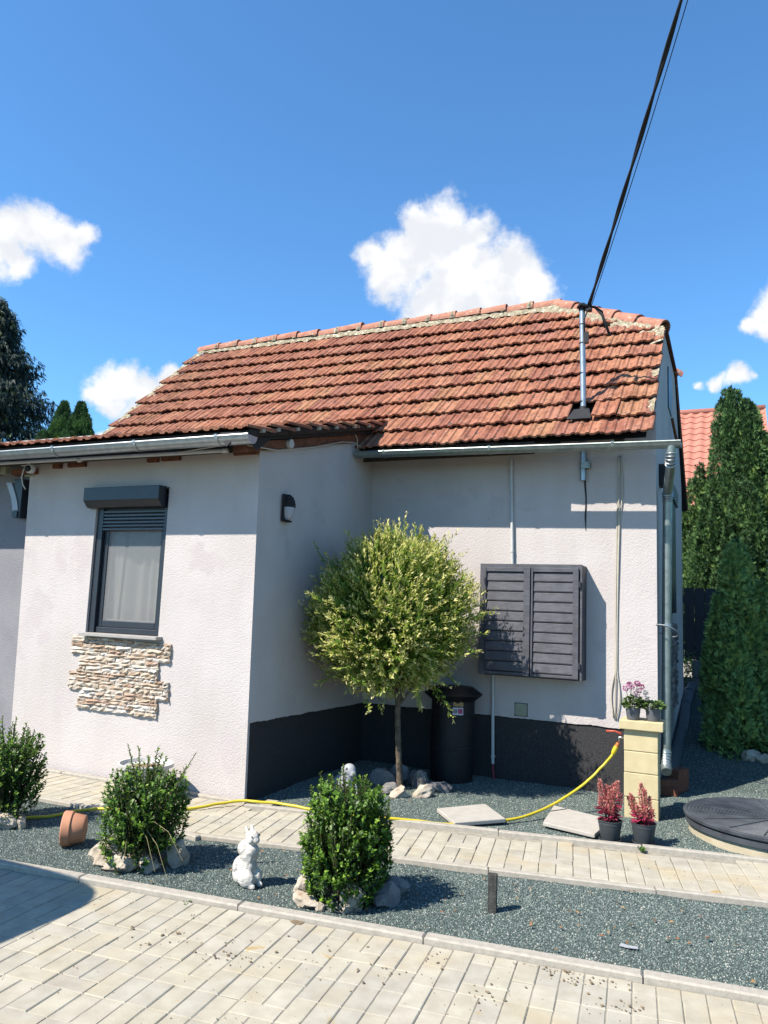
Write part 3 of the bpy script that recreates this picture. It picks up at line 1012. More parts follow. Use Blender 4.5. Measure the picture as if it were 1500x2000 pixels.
count = 0
hd = Vector((XR - HIPX, GS - SL, 0)).normalized()       # hip line direction in (x, s)
for k in range(10):
    off = 0.117 if k % 2 else 0.0
    s = GA * k
    x = XR - TW + 0.004 + off
    c_i = 0
    while x > XL_ - 0.06:
        cx = x + TW / 2
        if x < XR - 0.05 and s < hip_s(cx) - 0.16:
            mast_gap = (k == 1 and abs(cx - -1.30) < 0.15)
            clip = []
            if x + TW > XR + 0.02:
                clip.append(((XR - x, 0, 0), (1, 0, 0)))
            if s + TL > hip_s(x + TW) - 0.02:
                hs = hip_s(x) if x > HIPX else SL
                if x + TW > HIPX:
                    a_ = Vector((HIPX - x, SL - s - 0.03, 0))
                    clip.append((a_, (-hd.y, hd.x, 0)))
                if s + TL > SL - 0.03:
                    clip.append(((0, SL - s - 0.03, 0), (0, 1, 0)))
            if not mast_gap:
                me = tile_mesh(random.randint(0, 9999), clip) if clip else TM[random.randrange(5)]
                Mx = tile_at(x, s, me)
                if k == 1 and -1.2 < cx < -0.95:
                    Mx = Mx @ Matrix.Translation((0, -0.03, 0.02))
                if x > -7.15:
                    piece('roof_tile', me, roof, Mx)
                    count += 1
                else:
                    stuff_add(me, Mx)
        x -= TW
        c_i += 1

# lean-to roof over the annex, seen edge-on
AT = math.atan(0.261)
aup = Vector((0, math.cos(AT), math.sin(AT)))
anr = Vector((0, -math.sin(AT), math.cos(AT)))
AE = Vector((0, 5.06, 3.005))
XV = -3.53


def on_annex(x, s, h=0.0):
    return Vector((x, 0, 0)) + AE + aup * s + anr * h


aq = MB()
aq.hexa([on_annex(-13, 0.03, -0.02), on_annex(XV - 0.02, 0.03, -0.02), on_annex(XV - 0.02, 2.86, -0.02), on_annex(-13, 2.86, -0.02),
         on_annex(-13, 0.03, 0.012), on_annex(XV - 0.02, 0.03, 0.012), on_annex(XV - 0.02, 2.86, 0.012), on_annex(-13, 2.86, 0.012)])
aroof = aq.build('roof', M['underlay'], house, label='shallow lean-to roof over the annex')
for k in range(9):
    s = -0.03 + k * 0.335
    x = XV - TW
    c_i = 0
    while x > -12.9:
        me = TM[random.randrange(5)]
        Mx = tile_at(x, s, me, org=on_annex(x, s, 0.038), Y=aup, Z=anr)
        if c_i == 0 or (k == 0 and count < 299 and x > -7.6):
            piece('roof_tile', me, aroof, Mx)
            count += 1
        else:
            stuff_add(me, Mx)
        x -= TW
        c_i += 1
sa = stuff_tiles.build('roof_tile', M['tile_far'], aroof, kind='stuff', recalc=False)

# ridge, hip and mortar
mo = MB()


def mortar_strip(a, b, side, wid, n, seed, base):
    """lumpy mortar fillet from a to b, spreading along 'side' by wid"""
    a, b, side = Vector(a), Vector(b), Vector(side)
    m_ = 7
    v0 = len(mo.v)
    for i in range(n + 1):
        t = i / n
        p = a.lerp(b, t)
        ww = wid(t) * (0.72 + 0.5 * mnoise.noise((t * n * 0.35, seed, 0)) + 0.22 * mnoise.noise((t * n * 0.9, seed, 7)))
        for j in range(m_):
            q = j / (m_ - 1)
            h = base * (1 - q) ** 0.7 + 0.022 * (1 - q * 0.6) * mnoise.noise((t * n * 0.5, q * 6, seed)) + 0.006
            mo.v.append(tuple(p + side * ww * q + nrm * (h + 0.022 + 0.012 * (1 - q))))
    for i in range(n):
        for j in range(m_ - 1):
            c = v0 + i * m_ + j
            mo.f.append((c, c + m_, c + m_ + 1, c + 1))


mortar_strip(on_roof(XL_ + 0.02, SL - 0.03), on_roof(HIPX, SL - 0.03), -up_, lambda t: 0.15 + 0.06 * t, 150, 1, 0.02)
mo1, mo = mo, MB()
hs_ = (up_ * -1.0 * 0.9 + Vector((-0.35, 0, 0))).normalized()
mortar_strip(on_roof(HIPX - 0.03, SL - 0.04), on_roof(XR - 0.01, GS - 0.02), hs_, lambda t: 0.21 + 0.07 * math.sin(t * 3.1), 60, 5, 0.03)
mo2, mo = mo, MB()
for s0, s1, wv in ((0.35, 0.62, 0.10), (1.12, 1.28, 0.12), (1.98, 2.34, 0.16)):
    mortar_strip(on_roof(XR, s1), on_roof(XR, s0), Vector((-1, 0, 0)), lambda t: wv, 14, s0, 0.03)
mo3, mo = mo, MB()
mortar_strip(on_roof(XL_ + 0.01, SL - 0.05), on_roof(XL_ + 0.01, 0.35), Vector((1, 0, 0)), lambda t: 0.15, 60, 9, 0.0)
for k_, m_ in enumerate((mo1, mo2, mo3, mo)):
    o_m = m_.build('mortar', M['mortar'], roof, recalc=False, kind='stuff' if k_ == 2 else None)
    o_m.data.polygons.foreach_set('use_smooth', [True] * len(o_m.data.polygons))


def ridge_mesh(r0, r1, l, seed):
    q = MB()
    n = 12
    rs = random.Random(seed)
    for r, x in ((r0, 0), (r1, l)):
        for rr_ in (r, r - 0.018):
            for k in range(n + 1):
                t = math.pi * (k / n) * 1.1 - 0.05 * math.pi
                q.v.append((x + rs.uniform(-.003, .003), rr_ * math.cos(t), rr_ * math.sin(t)))
    m_ = n + 1
    for k in range(n):
        q.f += [(k, 2 * m_ + k, 2 * m_ + k + 1, k + 1), (m_ + k, m_ + k + 1, 3 * m_ + k + 1, 3 * m_ + k), (k, k + 1, m_ + k + 1, m_ + k), (2 * m_ + k, 3 * m_ + k, 3 * m_ + k + 1, 2 * m_ + k + 1)]
    me = q.mesh('ridge_tile', smooth=True)
    me.set_sharp_from_angle(angle=R(40))
    me.materials.append(M['ridge'])
    return me


RM_ = [ridge_mesh(0.088, 0.104, 0.43, i) for i in range(3)]
nr = 16
for i in range(nr):
    x = XL_ - 0.02 + i * (HIPX - XL_ + 0.04) / nr
    piece('ridge_tile', RM_[i % 3], roof, Matrix.Translation((x, RY, RZ + 0.012 + random.uniform(-.016, .018))) @ Euler((random.uniform(-.06, .06), -R(1.4) + random.uniform(-.02, .02), random.uniform(-.03, .03))).to_matrix().to_4x4())
h0, h1 = Vector((HIPX, RY, RZ)), Vector((XR, 9.07, GZ_))
hx = (h1 - h0).normalized()
hy = Vector((0, 0, 1)).cross(hx).normalized()
hz = hx.cross(hy)
# mortar collars where the ridge tiles meet
cm = MB()
for i in range(1, nr):
    x = XL_ - 0.02 + i * (HIPX - XL_ + 0.04) / nr
    nn_ = 9
    v0 = len(cm.v)
    for a_ in (0.0, 0.035, 0.07):
        for k in range(nn_ + 1):
            t_ = math.pi * (k / nn_) * 1.1 - 0.05 * math.pi
            r_ = 0.104 + (0.012 if a_ == 0.035 else -0.004) + 0.012 * mnoise.noise((x * 7, k * 1.3, a_ * 60))
            cm.v.append((x + a_ - 0.02 + 0.012 * mnoise.noise((x * 9, k * 0.9, 5)), RY + r_ * math.cos(t_), RZ + 0.012 + r_ * math.sin(t_)))
    for a_ in range(2):
        for k in range(nn_):
            c_ = v0 + a_ * (nn_ + 1) + k
            cm.f.append((c_, c_ + nn_ + 1, c_ + nn_ + 2, c_ + 1))
cm.build('mortar', M['mortar'], roof, kind='stuff', recalc=False)
nh = 5
for i in range(nh):
    o = h0.lerp(h1, i * 0.965 / nh) + hx * (-0.035) + hz * 0.012
    rot = Euler((random.uniform(-.1, .1), R(-1.5), random.uniform(-.04, .04))).to_matrix().to_4x4()
    piece('ridge_tile', RM_[i % 3], roof, frame(o, hx, hy, hz) @ rot)
h2, h3 = Vector((HIPX, RY, RZ)), Vector((XR, 2 * RY - 9.07, GZ_))
gx = (h3 - h2).normalized()
gy = Vector((0, 0, 1)).cross(gx).normalized()
for i in range(nh):
    piece('ridge_tile', RM_[i % 3], roof, frame(h2.lerp(h3, i / nh) + Vector((0, 0, -0.02)), gx, gy, gx.cross(gy)))

# rafters, battens, fascia under the eaves
q = MB()
for i in range(9):
    x = -1.0 - i * 0.62
    if x < XC + 0.1:
        break
    q.hexa([on_roof(x, 0.10, -0.15), on_roof(x + 0.08, 0.10, -0.15), on_roof(x + 0.08, 0.75, -0.15), on_roof(x, 0.75, -0.15),
            on_roof(x, 0.10, -0.055), on_roof(x + 0.08, 0.10, -0.055), on_roof(x + 0.08, 0.75, -0.055), on_roof(x, 0.75, -0.055)])
q.build('rafter', M['wood_dark'], house)
q = MB()
q.hexa([(-3.80, 5.22, zt(5.22) + 0.004), (-3.672, 5.22, zt(5.22) + 0.004), (-3.672, 7.66, zt(7.66) + 0.004), (-3.80, 7.66, zt(7.66) + 0.004),
        (-3.80, 5.22, zt(5.22) + 0.088), (-3.672, 5.22, zt(5.22) + 0.088), (-3.672, 7.66, zt(7.66) + 0.088), (-3.80, 7.66, zt(7.66) + 0.088)])
q.build('wall_plate', M['wood_red'], house, label='red-brown timber under the lean-to verge')
q = MB()
q.hexa([(-3.80, 5.10, zt(5.10) + 0.09), (-3.63, 5.10, zt(5.10) + 0.10), (-3.63, 7.7, zt(7.7) + 0.085), (-3.80, 7.7, zt(7.7) + 0.09),
        (-3.80, 5.10, zt(5.10) + 0.15), (-3.63, 5.10, zt(5.10) + 0.15), (-3.63, 7.7, zt(7.7) + 0.15), (-3.80, 7.7, zt(7.7) + 0.15)])
q.prism([(-3.70, 4.985, 2.87), (-3.62, 5.15, 2.985), (-3.60, 5.02, 2.985), (-3.78, 5.0, 2.985)], (0, 0.012, 0.012))
q.prism([(-3.615, 5.10, 2.99), (-3.615, 5.52, 3.06), (-3.615, 5.30, 2.90)], (-0.006, 0, 0))
q.build('roof_membrane', M['underlay'], house, label='black membrane hanging out under the lean-to verge')
for y in (5.25, 5.48, 5.80, 6.19, 6.54, 6.93, 7.26):
    z = 3.128 + 0.261 * (y - 5.48)
    b = MB()
    b.hexa([(-3.85, y - 0.02, z - 0.036), (XV + 0.01, y - 0.02, z - 0.036), (XV + 0.01, y + 0.02, z - 0.026), (-3.85, y + 0.02, z - 0.026),
            (-3.85, y - 0.02, z - 0.004), (XV + 0.01, y - 0.02, z - 0.004), (XV + 0.01, y + 0.02, z + 0.006), (-3.85, y + 0.02, z + 0.006)])
    b.build('batten', M['wood_pale'], aroof)
q = MB()
q.hexa([on_annex(XV - 0.05, 0.05, -0.045), on_annex(XV - 0.03, 0.05, -0.045), on_annex(XV - 0.03, 2.8, -0.045), on_annex(XV - 0.05, 2.8, -0.045),
        on_annex(XV - 0.05, 0.05, 0.03), on_annex(XV - 0.03, 0.05, 0.03), on_annex(XV - 0.03, 2.8, 0.03), on_annex(XV - 0.05, 2.8, 0.03)])
q.build('verge_board', M['wood_dark'], house)
q = MB()
q.box(-13, -3.72, 5.30, 5.34, 2.90, 2.985)
q.build('fascia', M['wood_dark'], house)
q = MB()
for x, l, z in ((-6.15, 0.10, 2.895), (-5.95, 0.22, 2.90), (-4.95, 0.12, 2.905), (-4.78, 0.20, 2.91), (-3.98, 0.25, 2.925), (-7.2, 0.2, 2.88), (-6.72, 0.34, 2.85)):
    q.box(x, x + l, 5.47, 5.62, z - 0.01, z + 0.045)
q.build('beam_end', M['wood_red'], house, label='timber ends showing through the render under the gutter')


def gutter(name, x0, x1, y, z0, z1, r, m, lab, brackets):
    """half-round gutter with a rolled front lip, end caps and strap brackets"""
    q = MB()
    n = 14
    for x, z in ((x0, z0), (x1, z1)):
        for rr_ in (r, r - 0.004):
            for k in range(n + 1):
                t = math.pi + math.pi * k / n
                q.v.append((x, y + rr_ * math.cos(t), z + rr_ * math.sin(t)))
    m_ = n + 1
    for k in range(n):
        q.f += [(k, k + 1, 2 * m_ + k + 1, 2 * m_ + k), (m_ + k, 3 * m_ + k, 3 * m_ + k + 1, m_ + k + 1)]
    for o in (0, 2 * m_):
        q.f.append(tuple(o + k for k in range(m_)))
    q.tube([(x0, y - r, z0), (x1, y - r, z1)], 0.010, 8)
    q.tube([(x0, y + r, z0), (x1, y + r, z1)], 0.004, 6)
    for jx in ((x0 * 0.62 + x1 * 0.38),):
        zz = z0 + (z1 - z0) * (jx - x0) / (x1 - x0)
        q.tube([(jx, y - r - 0.002, zz), (jx + 0.001, y - r - 0.002, zz)], 0.0115, 8)
    go_ = q.build(name, m, house, smooth=True, label=lab, auto=35)
    for bx in brackets:
        t = (bx - x0) / (x1 - x0)
        z = z0 + (z1 - z0) * t
        b = MB()
        v0 = 0
        for x in (bx - 0.014, bx + 0.014):
            for rr_ in (r + 0.005, r + 0.002):
                for k in range(n + 1):
                    a = math.pi * 0.93 + math.pi * 1.07 * k / n
                    b.v.append((x, y + rr_ * math.cos(a), z + rr_ * math.sin(a)))
        for k in range(n):
            b.f += [(k, k + 1, m_ + k + 1, m_ + k), (2 * m_ + k, 3 * m_ + k, 3 * m_ + k + 1, 2 * m_ + k + 1), (k, 2 * m_ + k, 2 * m_ + k + 1, k + 1), (m_ + k, m_ + k + 1, 3 * m_ + k + 1, 3 * m_ + k)]
        b.box(bx - 0.014, bx + 0.014, y - r - 0.012, y - r + 0.02, z + 0.004, z + 0.016)
        b.build('bracket', m, go_)
    return go_


q = MB()
for i in range(5):
    x0 = -3.62 + i * 0.375
    q.box(x0, x0 + 0.375, 7.338, 7.352, 3.20, 3.345 - 0.006 * (i % 2) - (0.02 if i == 4 else 0))
q.build('sun_gap_board', M['wood_dark'], house)  # added behind the left gutter to block a sun gap onto the wall
gutter('gutter', -13.0, -3.49, 5.045, 2.955, 2.962, 0.066, M['zinc'], 'bright gutter along the annex eave', (-9.4, -8.4, -7.5, -6.55, -5.62, -4.66, -3.80))
gutter('gutter', -3.66, -0.39, 7.262, 3.285, 3.226, 0.056, M['zinc_old'], 'duller gutter under the main roof', (-3.32, -2.17, -0.985))

dpz = MB()
R_ = 0.044
dpz.tube([(-0.47, 7.262, 3.21), (-0.475, 7.262, 3.12), (-0.48, 7.30, 3.055)], R_, 16)
dpz.tube([(-0.482, 7.32, 3.04), (-0.545, 7.80, 2.87), (-0.552, 7.86, 2.82), (-0.553, 7.875, 2.76), (-0.585, 7.87, 0.40)], R_, 16)
dpz.tube([(-0.585, 7.87, 0.42), (-0.587, 7.85, 0.33), (-0.58, 7.80, 0.26), (-0.575, 7.76, 0.235)], R_ + 0.003, 16)
down = dpz.build('downpipe', M['zinc_old'], house, smooth=True, auto=40)
q = MB()
for c, d in [((-0.475, 7.262, 3.12), (0, 0.02, -1)), ((-0.477, 7.268, 3.10), (0, 0.25, -1)), ((-0.479, 7.278, 3.078), (0, 0.45, -0.9)), ((-0.482, 7.295, 3.058), (0, 0.7, -0.7)), ((-0.484, 7.32, 3.042), (0, 0.9, -0.4)),
             ((-0.549, 7.83, 2.85), (0, 0.6, -0.7)), ((-0.551, 7.85, 2.825), (0, 0.45, -0.9)), ((-0.552, 7.863, 2.80), (0, 0.2, -1)), ((-0.553, 7.87, 2.775), (0, 0, -1)),
             ((-0.585, 7.868, 0.40), (0, 0, -1)), ((-0.586, 7.862, 0.37), (0, -0.1, -1)), ((-0.586, 7.85, 0.335), (0, -0.3, -1)), ((-0.584, 7.83, 0.30), (0, -0.6, -0.9)), ((-0.58, 7.80, 0.265), (0, -0.8, -0.6))]:
    c, d = Vector(c), Vector(d).normalized()
    q.tube([c - d * 0.006, c, c + d * 0.006], [R_ + 0.002, R_ + 0.012, R_ + 0.002], 18)
q.build('elbow', M['zinc'], down, smooth=True)
q = MB()
for z in (1.58,):
    q.tube([(-0.5705, 7.872, z - 0.012), (-0.5705, 7.872, z + 0.012)], R_ + 0.007, 18)
    q.box(-0.64, -0.56, 7.862, 7.882, z - 0.01, z + 0.01)
ring = [(-0.57 + 0.11 * math.cos(t), 7.80 + 0.09 * math.sin(t), 1.545 - 0.055 * math.sin(t + 0.5) - 0.02) for t in np.linspace(0, 2 * math.pi, 28)]
q.tube(ring, 0.006, 6)
q.build('pipe_clamp', M['zinc'], down)

# window of the annex
win = MB()
win.box(-5.56, -5.485, 5.535, 5.62, 1.30, 2.60)
win.box(-4.745, -4.69, 5.535, 5.62, 1.30, 2.60)
win.box(-5.485, -4.745, 5.555, 5.62, 1.302, 1.352)
win.box(-5.485, -4.745, 5.555, 5.62, 2.45, 2.60)
window = win.build('window', M['anthracite'], house, bevel=0.004)
q = MB()
for x0, x1, z0, z1 in ((-5.484, -5.43, 1.354, 2.448), (-4.795, -4.746, 1.354, 2.448), (-5.43, -4.795, 1.354, 1.415), (-5.43, -4.795, 2.39, 2.448)):
    q.box(x0, x1, 5.57, 5.63, z0, z1)
q.build('sash', M['anthracite'], window, bevel=0.005)
q = MB()
q.box(-5.40, -4.825, 5.604, 5.622, 1.4155, 1.428)
q.box(-5.4295, -5.415, 5.604, 5.622, 1.4155, 2.389)
q.build('white_bead', M['pvc_white'], window)
q = MB()
q.box(-5.44, -4.79, 5.596, 5.602, 1.40, 2.40)
q.build('pane', M['glass'], window)
q = MB()
q.box(-5.43, -4.795, 5.5795, 5.580, 1.415, 2.39)
q.build('insect_screen', M['mesh'], window)
q = MB()
q.v, q.f = [], []
zz = (2.62, 1.33)
n = 90
for i in range(n + 1):
    t = i / n
    x = -5.50 + t * 0.78
    ph = t * 34 + 1.5 * math.sin(t * 9)
    for k, z in enumerate(zz):
        d = 0.016 * math.sin(ph) + 0.012 * math.sin(ph * 0.37 + 1)
        sh = 0.05 * (1 - t) * (1 if k == 0 else -0.4) if t < 0.5 else 0
        q.v.append((x + sh, 5.685 + d, z))
for i in range(n):
    q.f.append((2 * i, 2 * i + 2, 2 * i + 3, 2 * i + 1))
q.build('curtain', M['curtain'], window, smooth=True, recalc=False)
q = MB()
q.add([(-5.41 + d, 5.645 + 0.010 * math.sin(k * 2.2), z) for k, d in enumerate((0, .03, .06, .09, .12, .15)) for z in (2.6,)] + [(-5.49 + d * 1.2, 5.645 + 0.010 * math.sin(k * 2.2 + 1), 1.34) for k, d in enumerate((0, .03, .06, .09, .12, .15))],
      [(k, k + 1, k + 7, k + 6) for k in range(5)])
q.build('curtain', M['curtain'], window, smooth=True, recalc=False)
q = MB()
q.box(-6.0, -4.2, 5.82, 7.3, 0.8, 2.9)
q.f.pop(2)
q.build('room', M['room'], window)
bx = MB()
bx.prism([(-5.625, 5.505, 2.665), (-5.625, 5.40, 2.66), (-5.625, 5.40, 2.535), (-5.625, 5.455, 2.475), (-5.625, 5.505, 2.47)], (0.91, 0, 0))
bx.build('roller_box', M['anthracite'], window, bevel=0.004)
for i in range(6):
    s_ = MB()
    z = 2.455 - i * 0.033
    s_.prism([(-5.483, 5.549, z), (-5.483, 5.538, z - 0.006), (-5.483, 5.538, z - 0.021), (-5.483, 5.549, z - 0.028)], (0.736, 0, 0))
    s_.build('shutter_slat', M['slat_grey'], window)
q = MB()
q.box(-5.56, -4.64, 5.425, 5.56, 1.268, 1.298)
q.build('sill', M['granite'], house, bevel=0.004)

# split-stone cladding under the window
panel = MB()
panel.box(-5.56, -4.66, 5.500, 5.509, 0.62, 1.245)
panel.box(-5.68, -4.535, 5.5005, 5.5085, 1.095, 1.235)
panel.box(-5.67, -4.53, 5.5005, 5.5085, 0.765, 0.905)
stone_panel = panel.build('stone_panel', M['joint'], house)


def split_stone(seed):
    rs = random.Random(seed)
    nx_, nz_ = 6, 3
    q = MB()
    vs = []
    for j in range(nz_):
        for i in range(nx_):
            x = i / (nx_ - 1)
            z = j / (nz_ - 1)
            ex = min(i, nx_ - 1 - i) == 0
            ez = j != 1
            d = -(0.35 + 0.65 * rs.random()) if not (ex or ez) else -(0.15 + 0.4 * rs.random())
            vs.append((x + (0 if ex else rs.uniform(-.07, .07)), d, z + (rs.uniform(-.16, .16) if ez else rs.uniform(-.25, .25))))
    bk = [(x, 0.35, z) for (x, d, z) in vs]
    f = []
    N_ = nx_ * nz_
    for j in range(nz_ - 1):
        for i in range(nx_ - 1):
            a = j * nx_ + i
            f += [(a, a + 1, a + nx_ + 1), (a, a + nx_ + 1, a + nx_)]
    for i in range(nx_ - 1):
        f.append((i + 1, i, N_ + i, N_ + i + 1))
        a = (nz_ - 1) * nx_ + i
        f.append((a, a + 1, N_ + a + 1, N_ + a))
    for j in range(nz_ - 1):
        a = j * nx_
        f.append((a, a + nx_, N_ + a + nx_, N_ + a))
        a += nx_ - 1
        f.append((a + nx_, a, N_ + a, N_ + a + nx_))
    q.add(vs + bk, f)
    me = q.mesh('stone', recalc=False)
    me.materials.append(M['stone_tile'])
    return me


SM = [split_stone(i) for i in range(10)]
rows = [(-5.70, -4.52, 1.085, 1.250, 5), (-5.59, -4.64, 0.922, 1.083, 5), (-5.69, -4.515, 0.756, 0.920, 5), (-5.57, -4.63, 0.597, 0.754, 5)]
for x0, x1, z0, z1, n in rows:
    hts = np.array([random.uniform(0.7, 1.4) for _ in range(n)])
    hts = hts / hts.sum() * (z1 - z0)
    z = z0
    for h in hts:
        x = x0 + random.uniform(-0.012, 0.012)
        while x < x1 - 0.01:
            l = random.choice((0.10, 0.14, 0.18, 0.22, 0.28))
            if x + l > x1 - 0.06:
                l = x1 - x + random.uniform(-0.012, 0.006)
            tl = 0.022 * ((x + l / 2) - (x0 + x1) / 2) * -1.0
            piece('stone', SM[random.randrange(10)], stone_panel, Matrix.Translation((x + 0.002, 5.500, z + tl)) @ Matrix.Diagonal((l - 0.004, random.uniform(0.022, 0.042), h * 0.93, 1)))
            x += l
        z += h

# gable side: attic slit, window and cladding seen at a grazing angle
q = MB()
q.box(XR - 0.012, XR + 0.004, 9.48, 9.98, 4.16, 4.66)
q.build('attic_window', M['anthracite'], house)
q = MB()
q.box(XR - 0.008, XR + 0.10, 8.02, 8.30, 2.98, 3.18)
q.build('dark_box', M['black'], house)  # small black box on the gable wall
q = MB()
q.box(XR - 0.008, XR + 0.035, 9.15, 10.0, 1.72, 3.02)
gw = q.build('window', M['anthracite'], house, label='side window in the gable wall')
q = MB()
q.box(XR + 0.002, XR + 0.06, 9.05, 10.1, 3.022, 3.2)
q.build('roller_box', M['anthracite'], gw)
q = MB()
q.box(XR - 0.005, XR + 0.008, 8.95, 10.15, 0.64, 1.58)
gp_ = q.build('stone_panel', M['joint'], house, label='dark split-stone panel on the gable wall')
SMD = []
for i in range(5):
    me = split_stone(40 + i)
    me.materials.clear()
    me.materials.append(M['stone_dark'])
    SMD.append(me)
z = 0.64
while z < 1.56:
    h = random.uniform(0.05, 0.085)
    y = 8.95
    while y < 10.13:
        l = random.choice((0.12, 0.2, 0.28))
        l = min(l, 10.17 - y)
        piece('stone', SMD[random.randrange(5)], gp_, frame((XR + 0.008, y, z), (0, 1, 0), (-1, 0, 0), (0, 0, 1)) @ Matrix.Diagonal((l - .005, random.uniform(.03, .05), h * .93, 1)))
        y += l
    z += h
q = MB()
q.tube([(XR + 0.02, 9.75, 4.08), (XR + 0.06, 10.1, 3.82)], 0.018, 8)
q.build('wood_stick', M['wood_red'], house, label='short stick under the attic slit')

# ------------------------------------------------------------------ things fixed to the house
def louvre_cabinet():
    L0 = (-1.81, 7.62, 1.02)
    t = thing('shutter_cabinet', L0, 'grey timber wall cabinet closed by two louvred shutter doors', 'cabinet')
    q = MB()
    q.box(-2.312, -2.285, 7.50, 7.738, 1.02, 2.118)
    q.box(-1.328, -1.301, 7.50, 7.738, 1.02, 2.118)
    q.box(-2.285, -1.328, 7.50, 7.738, 2.09, 2.118)
    q.box(-2.285, -1.328, 7.50, 7.738, 1.02, 1.045)
    q.box(-2.284, -1.329, 7.70, 7.736, 1.046, 2.089)
    q.build('box', M['stain_dark'], t, bevel=0.003)
    q = MB()
    q.box(-2.314, -1.299, 7.478, 7.499, 2.055, 2.122)
    q.box(-2.314, -2.255, 7.478, 7.499, 1.022, 2.054)
    q.box(-1.318, -1.299, 7.478, 7.499, 1.022, 2.054)
    q.build('front_frame', M['stain_grey'], t, bevel=0.002)
    for (x0, x1, s0, s1) in ((-2.250, -1.800, -2.246, -1.864), (-1.790, -1.330, -1.772, -1.385)):
        d = MB()
        d.box(s1, x1, 7.462, 7.488, 1.035, 2.09) if x0 < -2 else d.box(s1, x1, 7.462, 7.488, 1.035, 2.09)
        d.box(x0, s0, 7.466, 7.488, 1.035, 2.085)
        d.box(s0, s1, 7.470, 7.488, 2.045, 2.085)
        d.box(s0, s1, 7.470, 7.488, 1.035, 1.062)
        door = d.build('door', M['stain_grey'], t, bevel=0.003)
        n = 10
        for i in range(n):
            z1 = 2.042 - i * 0.0978
            z0 = z1 - 0.094
            sl_ = MB()
            sl_.prism([(s0 + 0.001, 7.496, z1), (s0 + 0.001, 7.487, z1 - 0.004), (s0 + 0.001, 7.478, z0 + 0.012), (s0 + 0.001, 7.483, z0), (s0 + 0.001, 7.498, z0)], (s1 - s0 - 0.002, 0, 0))
            sl_.build('slat', M['stain_grey'], door, bevel=0.002)
        h = MB()
        for z in ((1.93, 1.16) if x0 > -2 else (1.95, 1.2)):
            xx = x1 + 0.004 if x0 > -2 else x0 - 0.014
            h.box(xx - 0.002, xx + 0.014, 7.456, 7.470, z - 0.03, z + 0.03)
            h.tube([(xx + 0.004, 7.455, z - 0.03), (xx + 0.004, 7.455, z + 0.03)], 0.005, 6)
        h.build('hinge', M['stain_dark'], door)
    return t


louvre_cabinet()


def bulkhead():
    c = Vector((-3.683, 5.925, 2.50))
    t = thing('wall_lamp', (c.x, c.y, 2.372), 'black half-hooded bulkhead lamp on the shaded return wall', 'wall lamp')
    q = MB()
    q.box(c.x - 0.012, c.x + 0.012, c.y - 0.062, c.y + 0.062, 2.372, 2.624)
    q.box(c.x + 0.012, c.x + 0.045, c.y - 0.045, c.y + 0.045, 2.372, 2.386)
    q.build('back_plate', M['black'], t, bevel=0.006)
    for nm, m_, z0, z1 in (('hood', 'black', 0.008, 0.122), ('lens', 'lens', -0.112, 0.006)):
        q = MB()
        n, k = 12, 12
        for i in range(k + 1):
            z = z0 + (z1 - z0) * i / k
            f = math.sqrt(max(0.0, 1 - (z / 0.124) ** 2))
            rib = 0.006 if (nm == 'hood' and i % 3 == 0) else 0.0
            g_ = (0.006 if nm == 'hood' else 0.0)
            for j in range(n + 1):
                a = -math.pi / 2 + math.pi * j / n
                q.v.append((c.x + 0.010 + (0.074 * f + rib + g_) * math.cos(a), c.y + (0.052 * f + rib + g_) * math.sin(a), c.z + z))
        for i in range(k):
            for j in range(n):
                a = i * (n + 1) + j
                q.f.append((a, a + 1, a + n + 2, a + n + 1))
        q.build(nm, M[m_], t, smooth=(nm == 'lens'))


bulkhead()

t = thing('wall_lamp', (-6.70, 5.60, 2.41), 'dark LED wall lamp with a curved white panel on the grey wall', 'wall lamp')
q = MB()
q.hexa([(-6.66, 5.50, 2.40), (-6.575, 5.50, 2.40), (-6.575, 5.598, 2.40), (-6.66, 5.598, 2.40), (-6.70, 5.50, 2.80), (-6.575, 5.50, 2.80), (-6.575, 5.598, 2.80), (-6.70, 5.598, 2.80)])
q.build('lamp_body', M['anthracite'], t, bevel=0.004)
q = MB()
pts = []
for i in range(11):
    u = i / 10
    z = 2.475 + 0.29 * u
    pts.append((-6.675 - 0.13 * u ** 1.5, z))
q.prism([(x, 5.490, z) for x, z in pts] + [(x + 0.075, 5.490, z) for x, z in reversed(pts)], (0, 0.05, 0))
q.build('light_panel', M['lens'], t, smooth=False)
q = MB()
q.box(-6.672, -6.60, 5.485, 5.52, 2.405, 2.465)
q.lathe([(0.0, -0.012), (0.009, -0.010), (0.012, 0.0)], (-6.64, 5.484, 2.437), 12, Euler((R(90), 0, 0)).to_matrix())
q.build('motion_sensor', M['anthracite'], t)

t = thing('security_camera', (-6.28, 5.35, 2.90), 'small white dome camera under the left end of the gutter', 'camera')
q = MB()
q.box(-6.42, -6.345, 5.33, 5.42, 2.895, 2.955)
q.tube([(-6.36, 5.35, 2.93), (-6.29, 5.35, 2.92)], 0.018, 10)
q.build('mount', M['pvc_white'], t, bevel=0.003)
q = MB()
q.lathe([(0.0, 0.052), (0.03, 0.045), (0.048, 0.024), (0.05, 0.0), (0.046, -0.025), (0.03, -0.05), (0.0, -0.056)], (-6.285, 5.33, 2.868), 18)
q.build('camera_shell', M['pvc_white'], t, smooth=True)
q = MB()
q.lathe([(0.0, 0.016), (0.02, 0.012), (0.032, 0.0), (0.034, -0.012)], (-6.275, 5.284, 2.858), 16, Euler((R(80), 0, R(12))).to_matrix())
q.build('lens', M['black'], t, smooth=True)
q = MB()
q.tube([(-6.36, 5.34, 2.91), (-6.40, 5.345, 2.85), (-6.42, 5.35, 2.78), (-6.405, 5.36, 2.71), (-6.375, 5.37, 2.665)], 0.006, 6)
q.build('cable', M['pvc_white'], t, smooth=True)
